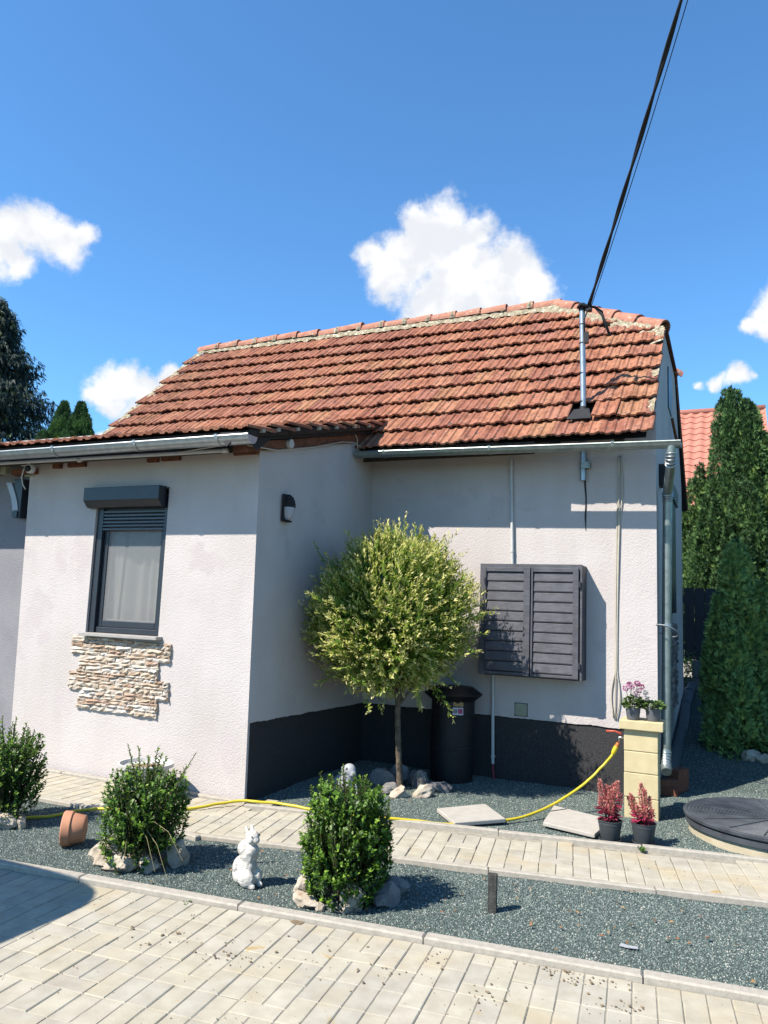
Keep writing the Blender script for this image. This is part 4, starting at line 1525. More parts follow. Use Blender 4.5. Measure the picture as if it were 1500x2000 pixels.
q = MB()
q.box(-6.56, -6.42, 5.50, 5.598, 2.82, 2.86)
q.box(-6.86, -6.78, 5.45, 5.50, 2.85, 2.95)
jb = q.build('cable_bracket', M['vent'], None)
jb.location = jb.location
tag(jb, 'cream bracket blocks under the gutter above the curved lamp', 'bracket')

q = MB()
q.tube([(-13, 5.255, 2.905), (-6.7, 5.255, 2.915), (-3.885, 5.255, 2.905)], 0.017, 10)
q.tube([(-5.58, 5.255, 2.9), (-5.54, 5.255, 2.9)], 0.022, 10)
q.tube([(-3.93, 5.255, 2.9055), (-3.88, 5.255, 2.905)], 0.022, 10)
o = q.build('conduit', M['pvc_white'], None, smooth=True)
tag(o, 'white plastic conduit running under the bright annex gutter', 'conduit')
q = MB()
cv = [(-4.35, 5.2, 2.90), (-3.95, 5.2, 2.935), (-3.74, 5.18, 2.955), (-3.66, 5.25, 2.935), (-3.655, 5.7, 2.985), (-3.655, 6.3, 3.145), (-3.655, 6.9, 3.33), (-3.655, 7.15, 3.38), (-3.64, 7.25, 3.36), (-3.60, 7.35, 3.34)]
q.tube(cv, 0.006, 6)
q.tube([(-3.645, 5.35, 3.045), (-3.645, 6.2, 3.265), (-3.645, 7.0, 3.475), (-3.64, 7.12, 3.48), (-3.635, 7.20, 3.43), (-3.635, 7.22, 3.30)], 0.0055, 6)
o = q.build('loose_cable', M['cable_cream'], None, smooth=True)
tag(o, 'thin pale cable sagging along the timber under the lean-to verge', 'cable')
q = MB()
q.tube([(-3.69, 5.88, zt(5.88) + 0.045), (-3.635, 5.88, zt(5.88) + 0.045)], 0.042, 16)
o = q.build('pipe_stub', M['pvc_white'], None, smooth=True, auto=40)
tag(o, 'short white pipe end poking out of the red-brown timber', 'pipe')

t = thing('conduit', (-2.15, 7.715, 0.0), 'grey-white conduit rising from a red corrugated tube to the eave, behind the cabinet', 'conduit')
q = MB()
q.tube([(-2.078, 7.715, 3.24), (-2.046, 7.715, 2.12)], 0.0165, 12)
q.build('tube', M['pvc_white'], t, smooth=True, auto=40)
q = MB()
q.tube([(-2.229, 7.715, 1.02), (-2.212, 7.715, 0.13)], 0.0165, 12)
q.build('tube', M['pvc_white'], t, smooth=True, auto=40)
q = MB()
for x, z in ((-2.077, 3.14), (-2.066, 2.72), (-2.052, 2.27), (-2.2275, 0.95), (-2.222, 0.62), (-2.2135, 0.2)):
    q.tube([(x, 7.715, z - 0.012), (x, 7.715, z + 0.012)], 0.0205, 12)
    q.box(x - 0.02, x + 0.02, 7.72, 7.738, z - 0.008, z + 0.008)
q.build('pipe_clip', M['pvc_white'], t)
q = MB()
n = 22
q.tube([(-2.212 + 0.022 * (i / n) ** 1.5, 7.712 - 0.01 * i / n, 0.135 - 0.155 * i / n) for i in range(n + 1)], [0.0145 if i % 2 else 0.0115 for i in range(n + 1)], 10)
q.build('corrugated_end', M['red_conduit'], t)

q = MB()
for dx, ph in ((-0.010, 0.0), (0.010, 1.6), (0.0, 3.0)):
    pts = []
    for i in range(40):
        u = i / 39
        z = 3.22 - u * 2.54
        lo = 0.03 * math.sin(math.pi * min(1, (1 - u) * 6)) if u > 0.83 else 0
        pts.append((-0.985 - 0.045 * u + dx * (1.0 + 0.4 * math.sin(6 * u + ph)) + (0.022 * math.sin(math.pi * min(1, max(0, (u - 0.02) * 4.5))) if dx > 0.005 else 0) + (lo * (1 if dx > 0 else -1) if dx else 0), 7.725 + 0.004 * math.sin(9 * u + ph), z))
    q.tube(pts, 0.0062, 6)
o = q.build('cable_bundle', M['cable_cream'], None, smooth=True)
tag(o, 'pair of cream cables hanging down the wall right of the cabinet', 'cable')

t = thing('vent_plate', (-1.937, 7.735, 0.622), 'small square cream vent plate low on the wall below the cabinet', 'vent')
q = MB()
q.box(-1.997, -1.877, 7.728, 7.739, 0.622, 0.742)
q.build('plate', M['vent'], t, bevel=0.002)
q = MB()
for x in (-1.99, -1.884):
    for z in (0.629, 0.735):
        q.tube([(x, 7.726, z), (x, 7.7275, z)], 0.004, 8)
q.build('screw', M['black'], t, kind='stuff')
q = MB()
for a in ((-2.002, -1.872, 0.617, 0.6215), (-2.002, -1.872, 0.7425, 0.747), (-2.002, -1.9975, 0.6216, 0.7424), (-1.8765, -1.872, 0.6216, 0.7424)):
    q.box(a[0], a[1], 7.732, 7.7385, a[2], a[3])
q.build('rim', M['stain_dark'], t)

# power mast through the roof and its cables
t = thing('power_mast', (-1.336, 7.72, 2.48), 'galvanised service mast rising through the tiles with a black cable head', 'mast')
q = MB()
q.tube([(-1.336, 7.70, 2.98), (-1.336, 7.70, 3.40), (-1.338, 7.72, 3.62), (-1.358, 7.72, 4.80)], 0.029, 16)
pole = q.build('pole', M['zinc'], t, smooth=True, auto=40)
q = MB()
q.lathe([(0.036, 0.16), (0.042, 0.13), (0.055, 0.06), (0.075, 0.03)], (-1.338, 7.715, 3.585), 20)
fl = [on_roof(-1.465, 0.29, 0.062), on_roof(-1.225, 0.29, 0.062), on_roof(-1.27, 0.50, 0.055), on_roof(-1.42, 0.50, 0.055)]
q.prism(fl, nrm * 0.012)
q.build('roof_flange', M['black_matt'], t, smooth=False)
q = MB()
q.lathe([(0.0, 0.05), (0.03, 0.047), (0.044, 0.03), (0.046, 0.0), (0.036, -0.01), (0.036, -0.03)], (-1.358, 7.72, 4.80), 18)
q.tube([(-1.40, 7.70, 4.80), (-1.36, 7.66, 4.815), (-1.30, 7.68, 4.80), (-1.27, 7.72, 4.785)], 0.017, 8)
q.box(-1.32, -1.26, 7.68, 7.75, 4.755, 4.82)
q.build('mast_cap', M['black'], t, smooth=False, bevel=0.004)
q = MB()
for k, (ex, ez) in enumerate(((-1.075, 4.46), (-1.09, 4.49), (-1.13, 4.55))):
    q.tube([(-1.285, 7.70, 4.80), (-1.22, 7.685 - 0.01 * k, 4.775), (-1.15, 7.68, 4.68 + 0.02 * k), (ex, 7.70 + 0.12 * k * 0, ez)], 0.013 - 0.002 * k, 8)
q.tube([(-1.29, 7.68, 4.76), (-1.33, 7.675, 4.66), (-1.325, 7.68, 4.5)], 0.008, 6)
q.build('cable_tail', M['black_matt'], t, smooth=True)
q = MB()
q.box(-1.325, -1.285, 7.66, 7.70, 4.40, 4.52)
for z in (4.62, 4.42, 4.10, 3.80):
    q.tube([(-1.356, 7.72, z - 0.005), (-1.356, 7.72, z + 0.005)], 0.0315, 16)
q.build('strap', M['black'], t)
q = MB()
q.box(-1.35, -1.28, 7.66, 7.672, 3.10, 3.165)
q.box(-1.31, -1.265, 7.674, 7.739, 3.10, 3.165)
q.tube([(-1.285, 7.658, 3.13), (-1.285, 7.675, 3.13)], 0.010, 8)
q.tube([(-1.336, 7.70, 3.095), (-1.336, 7.70, 3.17)], 0.033, 16)
q.build('wall_clamp', M['zinc_old'], t)
q = MB()
q.tube([(-1.318, 7.737, 3.15), (-1.322, 7.737, 2.95), (-1.31, 7.737, 2.80), (-1.316, 7.737, 2.62), (-1.312, 7.737, 2.48)], [0.006, 0.010, 0.007, 0.009, 0.003], 6)
q.build('dark_streak', M['black_matt'], t)  # thin dark strip on the wall below the clamp
q = MB()
# it climbs from the mast head over the garden towards a taller pole behind the viewer


def cab(s):
    return Vector((-1.29 + 0.467 * s, 7.70 - s, 4.80 + 0.565 * s + 0.025 * s * s))


n = 200
for ph in (0, 3.14):
    q.tube([cab(12 * i / n) + Vector((0.009 * math.cos(i * 0.38 + ph), 0, 0.009 * math.sin(i * 0.38 + ph))) for i in range(n + 1)], 0.0125, 7)
o = q.build('overhead_cable', M['black_matt'], None, smooth=True)
tag(o, 'thick twisted black overhead cable slanting up from the mast head', 'cable')
q = MB()
q.tube([cab(12 * i / 60) + Vector((0.022 + 0.022 * math.sin(math.pi * min(1, i / 22)), 0, -0.02)) for i in range(0, 61)], 0.004, 5)
o = q.build('guy_wire', M['black'], None, smooth=True)
tag(o, 'thin wire running just beside the thick black overhead cable', 'wire')

# ------------------------------------------------------------------ bin, pillar, hose, slabs, cover
def barrel():
    bc = Vector((-2.545, 7.42, 0.0))
    t = thing('rain_barrel', tuple(bc), 'black plastic lidded barrel with paper stickers behind the round tree', 'barrel')
    q = MB()
    q.lathe([(0.0, -0.02), (0.195, -0.02), (0.205, -0.01), (0.208, 0.02), (0.212, 0.30), (0.216, 0.305), (0.216, 0.325), (0.212, 0.33), (0.214, 0.60), (0.218, 0.605), (0.218, 0.625), (0.214, 0.63), (0.214, 0.80)], bc, 56)
    q.build('barrel_body', M['black'], t, smooth=True, auto=30)
    q = MB()
    q.lathe([(0.214, 0.755), (0.226, 0.765), (0.268, 0.800), (0.286, 0.815), (0.288, 0.828), (0.27, 0.835), (0.232, 0.862), (0.20, 0.885), (0.10, 0.895), (0.0, 0.898)], bc, 56)
    q.build('barrel_lid', M['black'], t, smooth=True, auto=30)

    def decal(nm, m_, a0, a1, z0, z1, d):
        b = MB()
        n = 6
        for i in range(n + 1):
            a = R(a0 + (a1 - a0) * i / n)
            for z in (z0, z1):
                b.v.append((bc.x + (0.2145 + d) * math.cos(a), bc.y + (0.2145 + d) * math.sin(a), z))
        for i in range(n):
            b.f.append((2 * i, 2 * i + 2, 2 * i + 3, 2 * i + 1))
        return b
    decal('s', 0, -72, -44, 0.635, 0.705, 0.001).build('sticker', M['sticker'], t)
    decal('s', 0, -58, -46, 0.648, 0.694, 0.0018).build('sticker_print', M['sticker_pink'], t)
    b = decal('s', 0, -71, -69.5, 0.655, 0.69, 0.0018)
    for a0, a1 in ((-68.5, -68), (-67, -65), (-64, -63.4), (-62.4, -60.5)):
        e = decal('s', 0, a0, a1, 0.652, 0.69, 0.0018)
        b.add(e.v, e.f)
    b.build('barcode', M['black'], t, kind='stuff')
    b = MB()
    n = 8
    for i in range(n + 1):
        a = R(-71 + 27 * i / n)
        lo, hi = 0.715 + 0.006 * math.sin(i * 1.7), 0.752 + 0.012 * math.sin(i * 1.1 + 1)
        for z in (lo, hi):
            b.v.append((bc.x + 0.2152 * math.cos(a), bc.y + 0.2152 * math.sin(a), z))
    for i in range(n):
        b.f.append((2 * i, 2 * i + 2, 2 * i + 3, 2 * i + 1))
    b.build('torn_label', M['sticker_tan'], t)


barrel()

PX0, PX1, PY0, PY1 = -0.845, -0.575, 6.90, 7.10
t = thing('tap_pillar', (-0.71, 7.0, 0.0), 'sand-yellow block pillar with a flat cap and a garden tap', 'pillar')
zs_ = [-0.05, 0.150, 0.3475, 0.5225, 0.700]
for i in range(4):
    q = MB()
    q.box(PX0 + random.uniform(-.002, .002), PX1 + random.uniform(-.002, .002), PY0, PY1, zs_[i] + (0.004 if i else 0), zs_[i + 1])
    q.build('block', M['block_yellow'], t, bevel=0.006)
q = MB()
q.box(PX0 + 0.012, PX1 - 0.012, PY0 + 0.012, PY1 - 0.012, 0.0, 0.699)
q.build('mortar_core', M['joint'], t)
q = MB()
q.box(PX0 - 0.035, PX1 + 0.045, PY0 - 0.04, PY1 + 0.04, 0.701, 0.778)
q.build('cap', M['block_yellow'], t, bevel=0.008)
q = MB()
q.tube([(PX0 + 0.01, 6.94, 0.62), (PX0 - 0.045, 6.94, 0.62), (PX0 - 0.052, 6.935, 0.575)], 0.012, 10)
tap = q.build('tap', M['chrome'], t, smooth=True)
q = MB()
q.tube([(PX0 - 0.03, 6.94, 0.635), (PX0 - 0.032, 6.94, 0.655), (PX0 - 0.08, 6.93, 0.668), (PX0 - 0.15, 6.925, 0.664)], [0.008, 0.009, 0.009, 0.010], 8)
q.build('tap_lever', M['red_plastic'], tap, smooth=True)

t = thing('garden_hose', (-2.5, 5.9, 0.0), 'yellow garden hose from the pillar tap across gravel and path', 'hose')
hp = [(-0.915, 6.925, 0.535), (-0.945, 6.92, 0.47), (-1.02, 6.90, 0.375), (-1.13, 6.84, 0.255), (-1.27, 6.71, 0.14), (-1.42, 6.48, 0.06), (-1.56, 6.24, 0.022), (-1.76, 6.0, 0.012), (-2.0, 5.76, 0.018), (-2.2, 5.62, 0.045), (-2.5, 5.5, 0.058), (-2.8, 5.44, 0.055), (-3.1, 5.45, 0.055), (-3.3, 5.44, 0.060),
      (-3.46, 5.385, 0.062), (-3.58, 5.345, 0.062), (-3.70, 5.23, 0.050), (-3.82, 5.05, 0.034), (-3.98, 4.88, 0.032), (-4.2, 4.74, 0.032), (-4.41, 4.655, 0.03), (-4.55, 4.57, 0.012), (-4.62, 4.42, 0.0), (-4.72, 4.30, 0.0), (-4.83, 4.22, 0.0), (-5.0, 4.18, 0.0), (-5.4, 4.2, 0.0)]


def spline(P, n=8):
    P = [Vector(p) for p in P]
    out = []
    for i in range(len(P) - 1):
        a, b, c, d = P[max(0, i - 1)], P[i], P[i + 1], P[min(len(P) - 1, i + 2)]
        for k in range(n):
            u = k / n
            out.append(0.5 * ((2 * b) + (c - a) * u + (2 * a - 5 * b + 4 * c - d) * u * u + (3 * b - a - 3 * c + d) * u ** 3))
    return out + [P[-1]]


q = MB()
sp_ = spline(hp)
q.tube([v + Vector((0.006 * mnoise.noise((i * 0.21, 0, 1)), 0.010 * mnoise.noise((i * 0.17, 3, 0)), 0.003 * mnoise.noise((i * 0.25, 7, 0)) if v.z > 0.03 else 0)) for i, v in enumerate(sp_)], 0.0112, 10)
q.build('hose', M['hose'], t, smooth=True)
q = MB()
d = (Vector(hp[0]) - Vector(hp[1])).normalized()
a = Vector(hp[0])
q.tube([a - d * 0.06, a - d * 0.05, a - d * 0.02, a + d * 0.012], [0.014, 0.019, 0.021, 0.019], 12)
q.build('coupling', M['hose'], t, smooth=True, auto=30)
q = MB()
q.tube([a + d * 0.012, a + d * 0.022, a + d * 0.045], [0.016, 0.016, 0.013], 12)
q.build('coupling_collar', M['orange_plastic'], t, smooth=True, auto=30)

q = MB()
q.prism([(-2.209, 6.099, 0.004), (-1.941, 5.767, 0.004), (-1.636, 6.103, 0.004), (-1.914, 6.476, 0.004)], (0, 0, 0.032))
o = q.build('stepping_slab', M['slab'], None, bevel=0.006)
tag(o, 'square pale concrete slab lying in the gravel, nearest the tree', 'slab', 'stepping slabs in the gravel')
q = MB()
q.prism([(-1.36, 6.17, 0.004), (-0.95, 6.05, 0.004), (-0.90, 6.56, 0.004), (-1.40, 6.76, 0.004)], (0, 0, 0.030))
o = q.build('stepping_slab', M['slab'], None, bevel=0.006)
tag(o, 'pale concrete slab under the hose beside the red potted plants', 'slab', 'stepping slabs in the gravel')

t = thing('tank_cover', (0.30, 6.88, 0.0), 'round ribbed black cover on a cream concrete ring in the gravel', 'cover')
q = MB()
q.lathe([(0.645, -0.03), (0.645, 0.062), (0.60, 0.062)], (0.30, 6.88, 0), 64)
q.build('concrete_ring', M['ring'], t, smooth=True, auto=40)
q = MB()
prof = [(0.655, 0.055), (0.668, 0.060), (0.668, 0.098), (0.652, 0.102), (0.652, 0.112), (0.682, 0.116), (0.684, 0.136), (0.676, 0.141)]
r = 0.655
while r > 0.06:
    prof += [(r, 0.141), (r - 0.004, 0.136), (r - 0.012, 0.136), (r - 0.016, 0.141)]
    r -= 0.026
prof += [(0.04, 0.142), (0.0, 0.144)]
q.lathe(prof, (0.30, 6.88, 0), 72)
q.build('lid', M['lid'], t, smooth=True, auto=30)
q = MB()
for k in range(8):
    a = math.pi * k / 8 + 0.2
    c_, s_ = math.cos(a), math.sin(a)
    for sg in (1, -1):
        p = [Vector((0.30 + sg * c_ * rr_ - s_ * w_, 6.88 + sg * s_ * rr_ + c_ * w_, 0.1405)) for rr_, w_ in ((0.10, -.004), (0.62, -.004), (0.62, .004), (0.10, .004))]
        q.prism(p, (0, 0, 0.004))
q.build('rib', M['lid'], t, kind='stuff')

q = MB()
q.box(-1.252, -1.204, 4.31, 4.352, -0.06, 0.188, rot=R(8))
o = q.build('wooden_post', M['post'], None, bevel=0.003)
tag(o, 'short weathered timber stake standing in the front gravel bed', 'post')

# ------------------------------------------------------------------ pots and ornaments
t = thing('terracotta_pot', (-3.97, 4.0, -0.01), 'terracotta flower pot lying on its side in the gravel', 'pot')
Mt = Euler((0, R(-90), 0)).to_matrix()
Mt = Euler((0, 0, R(34))).to_matrix() @ Mt
q = MB()
q.lathe([(0.0, -0.045), (0.078, -0.045), (0.083, -0.04), (0.098, 0.035), (0.104, 0.036), (0.108, 0.04), (0.112, 0.088), (0.108, 0.094), (0.098, 0.092), (0.09, 0.04), (0.076, -0.03), (0.0, -0.03)], (-3.965, 4.02, 0.098), 36, Mt)
q.build('pot', M['terracotta'], t, smooth=True, auto=35)
q = MB()
q.disc((-3.965, 4.02, 0.098), 0.07, 24, Mt, -0.02)
q.build('dry_soil', M['soil_dry'], t)

t = thing('white_planter', (-4.42, 5.20, 0.0), 'round white planter of bare soil against the annex wall', 'planter')
q = MB()
q.lathe([(0.0, 0.02), (0.11, 0.02), (0.125, 0.03), (0.19, 0.255), (0.225, 0.262), (0.228, 0.29), (0.205, 0.292), (0.19, 0.265), (0.0, 0.20)], (-4.42, 5.16, 0.0), 40)
q.build('pot', M['white_pot'], t, smooth=True, auto=35)
q = MB()
q.lathe([(0.0, 0.262), (0.1, 0.258), (0.19, 0.25)], (-4.42, 5.16, 0), 28)
q.build('soil', M['soil_dry'], t)


def rabbit():
    t = thing('rabbit_statue', (-2.61, 3.985, -0.01), 'white cast-stone rabbit ornament sitting upright in the front bed', 'statue')
    # faces +x and a little to the camera
    P = [((-0.005, 0, 0.045), (0.088, 0.066, 0.048), (0, 0, 0)),        # base
         ((0.045, -0.040, 0.050), (0.052, 0.030, 0.050), (0, 20, 20)),  # near haunch
         ((0.040, 0.040, 0.050), (0.050, 0.030, 0.050), (0, 20, -20)),
         ((0.005, 0, 0.10), (0.060, 0.056, 0.075), (0, 8, 0)),          # belly
         ((-0.062, 0, 0.055), (0.042, 0.040, 0.04), (0, -35, 0)),       # tail end
         ((0.012, 0, 0.17), (0.052, 0.050, 0.062), (0, 0, 0)),
         ((-0.005, 0, 0.205), (0.060, 0.055, 0.050), (0, -20, 0)),      # shoulders
         ((0.030, 0, 0.195), (0.045, 0.048, 0.045), (0, 0, 0)),
         ((0.048, -0.020, 0.158), (0.014, 0.013, 0.034), (0, 18, 0)),   # fore paws
         ((0.048, 0.020, 0.158), (0.014, 0.013, 0.034), (0, 18, 0)),
         ((0.022, 0, 0.248), (0.034, 0.032, 0.034), (0, 0, 0)),         # neck
         ((0.038, 0, 0.276), (0.044, 0.034, 0.036), (0, 12, 0)),        # head
         ((0.066, 0, 0.262), (0.022, 0.022, 0.020), (0, 10, 0)),        # muzzle
         ((0.048, -0.026, 0.262), (0.018, 0.014, 0.018), (0, 0, 0)),
         ((0.008, -0.018, 0.292), (0.017, 0.009, 0.046), (0, -22, 0)),  # ears laid back
         ((0.012, 0.018, 0.296), (0.017, 0.009, 0.044), (0, -16, 0)),
         ((0.075, -0.030, 0.016), (0.036, 0.017, 0.018), (0, 0, 0)),    # hind feet
         ((0.072, 0.030, 0.016), (0.036, 0.017, 0.018), (0, 0, 0)),
         ((-0.045, -0.03, 0.11), (0.030, 0.025, 0.055), (0, 24, 0)),
         ((-0.045, 0.03, 0.11), (0.030, 0.025, 0.055), (0, 24, 0))]
    o = blob('body', P, M['cast'], t, 0.005, 3)
    t.rotation_euler = (0, 0, R(-14))
    e = MB()
    for sgn in (-1, 1):
        e.lathe([(0.0, 0.004), (0.004, 0.003), (0.0055, 0.0)], (-2.61 + 0.062, 3.985 + sgn * 0.030, -0.01 + 0.285), 10, Euler((R(90 * sgn * -1), 0, R(25 * sgn))).to_matrix())
    e.build('eye', M['stain_dark'], t)


rabbit()


def pup():
    t = thing('animal_statue', (-3.16, 6.30, -0.01), 'pale grey crouching animal ornament in the shade behind the middle shrub', 'statue')
    P = [((0, 0, 0.075), (0.085, 0.065, 0.075), (0, 0, 0)), ((-0.05, 0, 0.06), (0.06, 0.06, 0.06), (0, 0, 0)), ((0.035, 0, 0.11), (0.06, 0.055, 0.065), (0, 0, 0)),
         ((0.06, 0, 0.175), (0.050, 0.046, 0.046), (0, 20, 0)), ((0.095, 0, 0.155), (0.030, 0.028, 0.026), (0, 20, 0)), ((0.045, -0.045, 0.175), (0.022, 0.012, 0.034), (0, -20, 0)), ((0.045, 0.045, 0.175), (0.022, 0.012, 0.034), (0, -20, 0)),
         ((0.095, -0.03, 0.055), (0.022, 0.018, 0.05), (0, -25, 0)), ((0.095, 0.03, 0.055), (0.022, 0.018, 0.05), (0, -25, 0)), ((0.118, -0.03, 0.014), (0.028, 0.018, 0.015), (0, 0, 0)), ((0.118, 0.03, 0.014), (0.028, 0.018, 0.015), (0, 0, 0))]
    blob('body', P, M['cast_grey'], t, 0.007, 3)
    t.rotation_euler = (0, 0, R(-25))
    t.scale = (1.2, 1.2, 1.22)
    q = MB()
    q.lathe([(0.0, 0.006), (0.007, 0.004), (0.009, 0.0)], (-3.16 + 0.075, 6.30 - 0.040, 0.18), 10, Euler((R(70), 0, R(30))).to_matrix())
    q.build('eye', M['stain_dark'], t)


pup()


def rock(x, y, rx, ry, rz, seed, m_, lab, z=None, rot=0.0, grp=None):
    rs = random.Random(seed)
    bm = bmesh.new()
    bmesh.ops.create_icosphere(bm, subdivisions=3, radius=1.0)
    planes = [(Vector((rs.gauss(0, 1), rs.gauss(0, 1), rs.gauss(0, 1))).normalized(), rs.uniform(0.48, 0.80)) for _ in range(13)]
    for v in bm.verts:
        p = v.co.copy()
        for n_, d in planes:
            k = p.dot(n_)
            if k > d:
                p -= n_ * (k - d) * 0.92
        p += p.normalized() * 0.16 * mnoise.noise(p * 2.3 + Vector((seed, 0, 0))) + p.normalized() * 0.09 * mnoise.noise(p * 5 + Vector((seed, 3, 0)))
        v.co = Vector((p.x * rx, p.y * ry, p.z * rz)) * 1.14
    me = bpy.data.meshes.new('rock')
    bm.to_mesh(me)
    bm.free()
    me.polygons.foreach_set('use_smooth', [True] * len(me.polygons))
    me.set_sharp_from_angle(angle=R(20))
    me.materials.append(M[m_])
    o = bpy.data.objects.new('rock', me)
    C.objects.link(o)
    o.location = (x, y, (gz(x, y) if z is None else z) + rz * 0.45 - 0.012)
    o.rotation_euler = (rs.uniform(-.2, .2), rs.uniform(-.2, .2), rot)
    return tag(o, lab, 'rock', grp)


g1 = 'rocks around the foot of the round tree'
rock(-2.97, 6.74, 0.13, 0.09, 0.12, 1, 'rock_grey', 'big shaded grey rock left of the tree trunk', rot=0.4, grp=g1)
rock(-2.93, 7.02, 0.11, 0.08, 0.11, 2, 'rock_grey', 'shaded rock close behind the trunk on its left', rot=1.0, grp=g1)
rock(-2.68, 6.92, 0.12, 0.09, 0.12, 3, 'rock_grey', 'shaded upright rock touching the trunk on its right', rot=-0.3, grp=g1)
rock(-2.47, 6.86, 0.13, 0.08, 0.07, 4, 'rock_grey', 'low shaded rock at the right end of the tree ring', rot=0.1, grp=g1)
rock(-2.80, 6.55, 0.12, 0.08, 0.075, 5, 'rock_grey', 'low grey rock in front of the trunk, half shaded', rot=-0.2, grp=g1)
rock(-2.69, 6.45, 0.10, 0.07, 0.07, 6, 'rock', 'sunlit pale rock left of two in front of the trunk', rot=0.5, grp=g1)
rock(-2.52, 6.60, 0.12, 0.06, 0.07, 7, 'rock', 'sunlit cream rock right of two in front of the trunk', rot=0.75, grp=g1)
g2 = 'rocks around the spreading shrub'
rock(-3.60, 3.89, 0.10, 0.085, 0.105, 11, 'rock', 'tall pale rock at the left foot of the spreading shrub', rot=0.6, grp=g2)
rock(-3.545, 3.82, 0.075, 0.045, 0.045, 12, 'rock', 'small pale rock wedged beside the tall left one', rot=0.3, grp=g2)
rock(-3.40, 3.815, 0.14, 0.065, 0.065, 13, 'rock', 'long flat pale rock in front of the spreading shrub', rot=0.22, grp=g2)
rock(-3.245, 3.88, 0.085, 0.06, 0.065, 14, 'rock', 'pale rock with brown stain right of the long flat one', rot=-0.2, grp=g2)
rock(-3.17, 4.07, 0.085, 0.075, 0.10, 15, 'rock', 'shaded rock at the right foot of the spreading shrub', rot=0.9, grp=g2)
g3 = 'rocks around the upright egg-shaped shrub'
rock(-2.225, 4.0, 0.055, 0.07, 0.11, 21, 'rock', 'tall narrow pale rock left of the upright shrub', rot=0.2, grp=g3)
rock(-2.155, 3.90, 0.085, 0.06, 0.055, 22, 'rock', 'low cream rock at the front left of the upright shrub', rot=-0.5, grp=g3)
rock(-2.06, 3.875, 0.035, 0.028, 0.03, 23, 'rock', 'very small rock in front of the upright shrub', rot=0.2, grp=g3)
rock(-1.915, 3.95, 0.085, 0.06, 0.09, 24, 'rock', 'chunky sunlit rock at the front of the upright shrub', rot=0.4, grp=g3)
rock(-1.78, 4.12, 0.10, 0.07, 0.10, 25, 'rock_grey', 'shaded rock on the right of the upright shrub', rot=1.1, grp=g3)
rock(-1.80, 4.28, 0.09, 0.07, 0.09, 26, 'rock_grey', 'dark rounded rock furthest back beside the upright shrub', rot=0.2, grp=g3)
g4 = 'rocks by the cut-off shrub'
rock(-4.69, 4.05, 0.10, 0.06, 0.085, 31, 'rock', 'pale rock under the shrub cut by the left picture edge', rot=0.3, grp=g4)
rock(-4.60, 4.12, 0.05, 0.06, 0.06, 32, 'rock', 'small rock right of the one under the left-edge shrub', rot=0.9, grp=g4)
g5 = 'rocks at the foot of the cypresses'
rock(0.155, 9.52, 0.10, 0.07, 0.09, 41, 'rock', 'half-sunlit rock, left one by the cypress foot', rot=0.1, grp=g5)
rock(0.30, 9.50, 0.12, 0.08, 0.075, 42, 'rock', 'rounded rock, middle one by the cypress foot', rot=-0.2, grp=g5)
rock(0.45, 9.62, 0.11, 0.08, 0.08, 43, 'rock', 'rounded rock furthest right by the cypress foot', rot=0.4, grp=g5)

# ------------------------------------------------------------------ plants
def shoots_to_leaves(B, T_, nper, L0, W0, rs, t0=0.0, spread=0.75, tint_in=0.0, tint_tip=1.0, tip_pow=2.0, jitter=0.15, curve=0.0):
    """leaves set along straight-ish shoots from B to T_ (arrays); returns the leaf arrays"""
    n = len(B)
    u = t0 + (1 - t0) * (np.arange(nper) + rs.random((n, nper))) / nper
    ax = unit(T_ - B)
    P = B[:, None, :] + (T_ - B)[:, None, :] * u[..., None]
    if curve:
        P[..., 2] += curve * (u * (1 - u))
    rnd_ = unit(rs.normal(size=(n, nper, 3)))
    side = unit(rnd_ - ax[:, None, :] * np.sum(rnd_ * ax[:, None, :], -1, keepdims=True))
    D = unit(ax[:, None, :] * (1 - spread * 0.55) + side * spread + np.array([0, 0, 0.12]))
    Nn = unit(ax[:, None, :] * 0.8 - side * 0.3 + np.array([0, 0, 0.5]) + rs.normal(size=(n, nper, 3)) * 0.35)
    sc = rs.uniform(0.55, 1.3, (n, nper)) * rs.uniform(0.8, 1.15, (n, 1)) * (1.0 - 0.35 * np.clip((u - 0.85) / 0.15, 0, 1))
    Tt = tint_in + (tint_tip - tint_in) * u ** tip_pow + rs.normal(size=(n, nper)) * jitter
    return P.reshape(-1, 3), D.reshape(-1, 3), Nn.reshape(-1, 3), (L0 * sc).ravel(), (W0 * sc).ravel(), Tt.ravel()


def cat_(*A):
    return [np.concatenate(x) for x in zip(*A)]


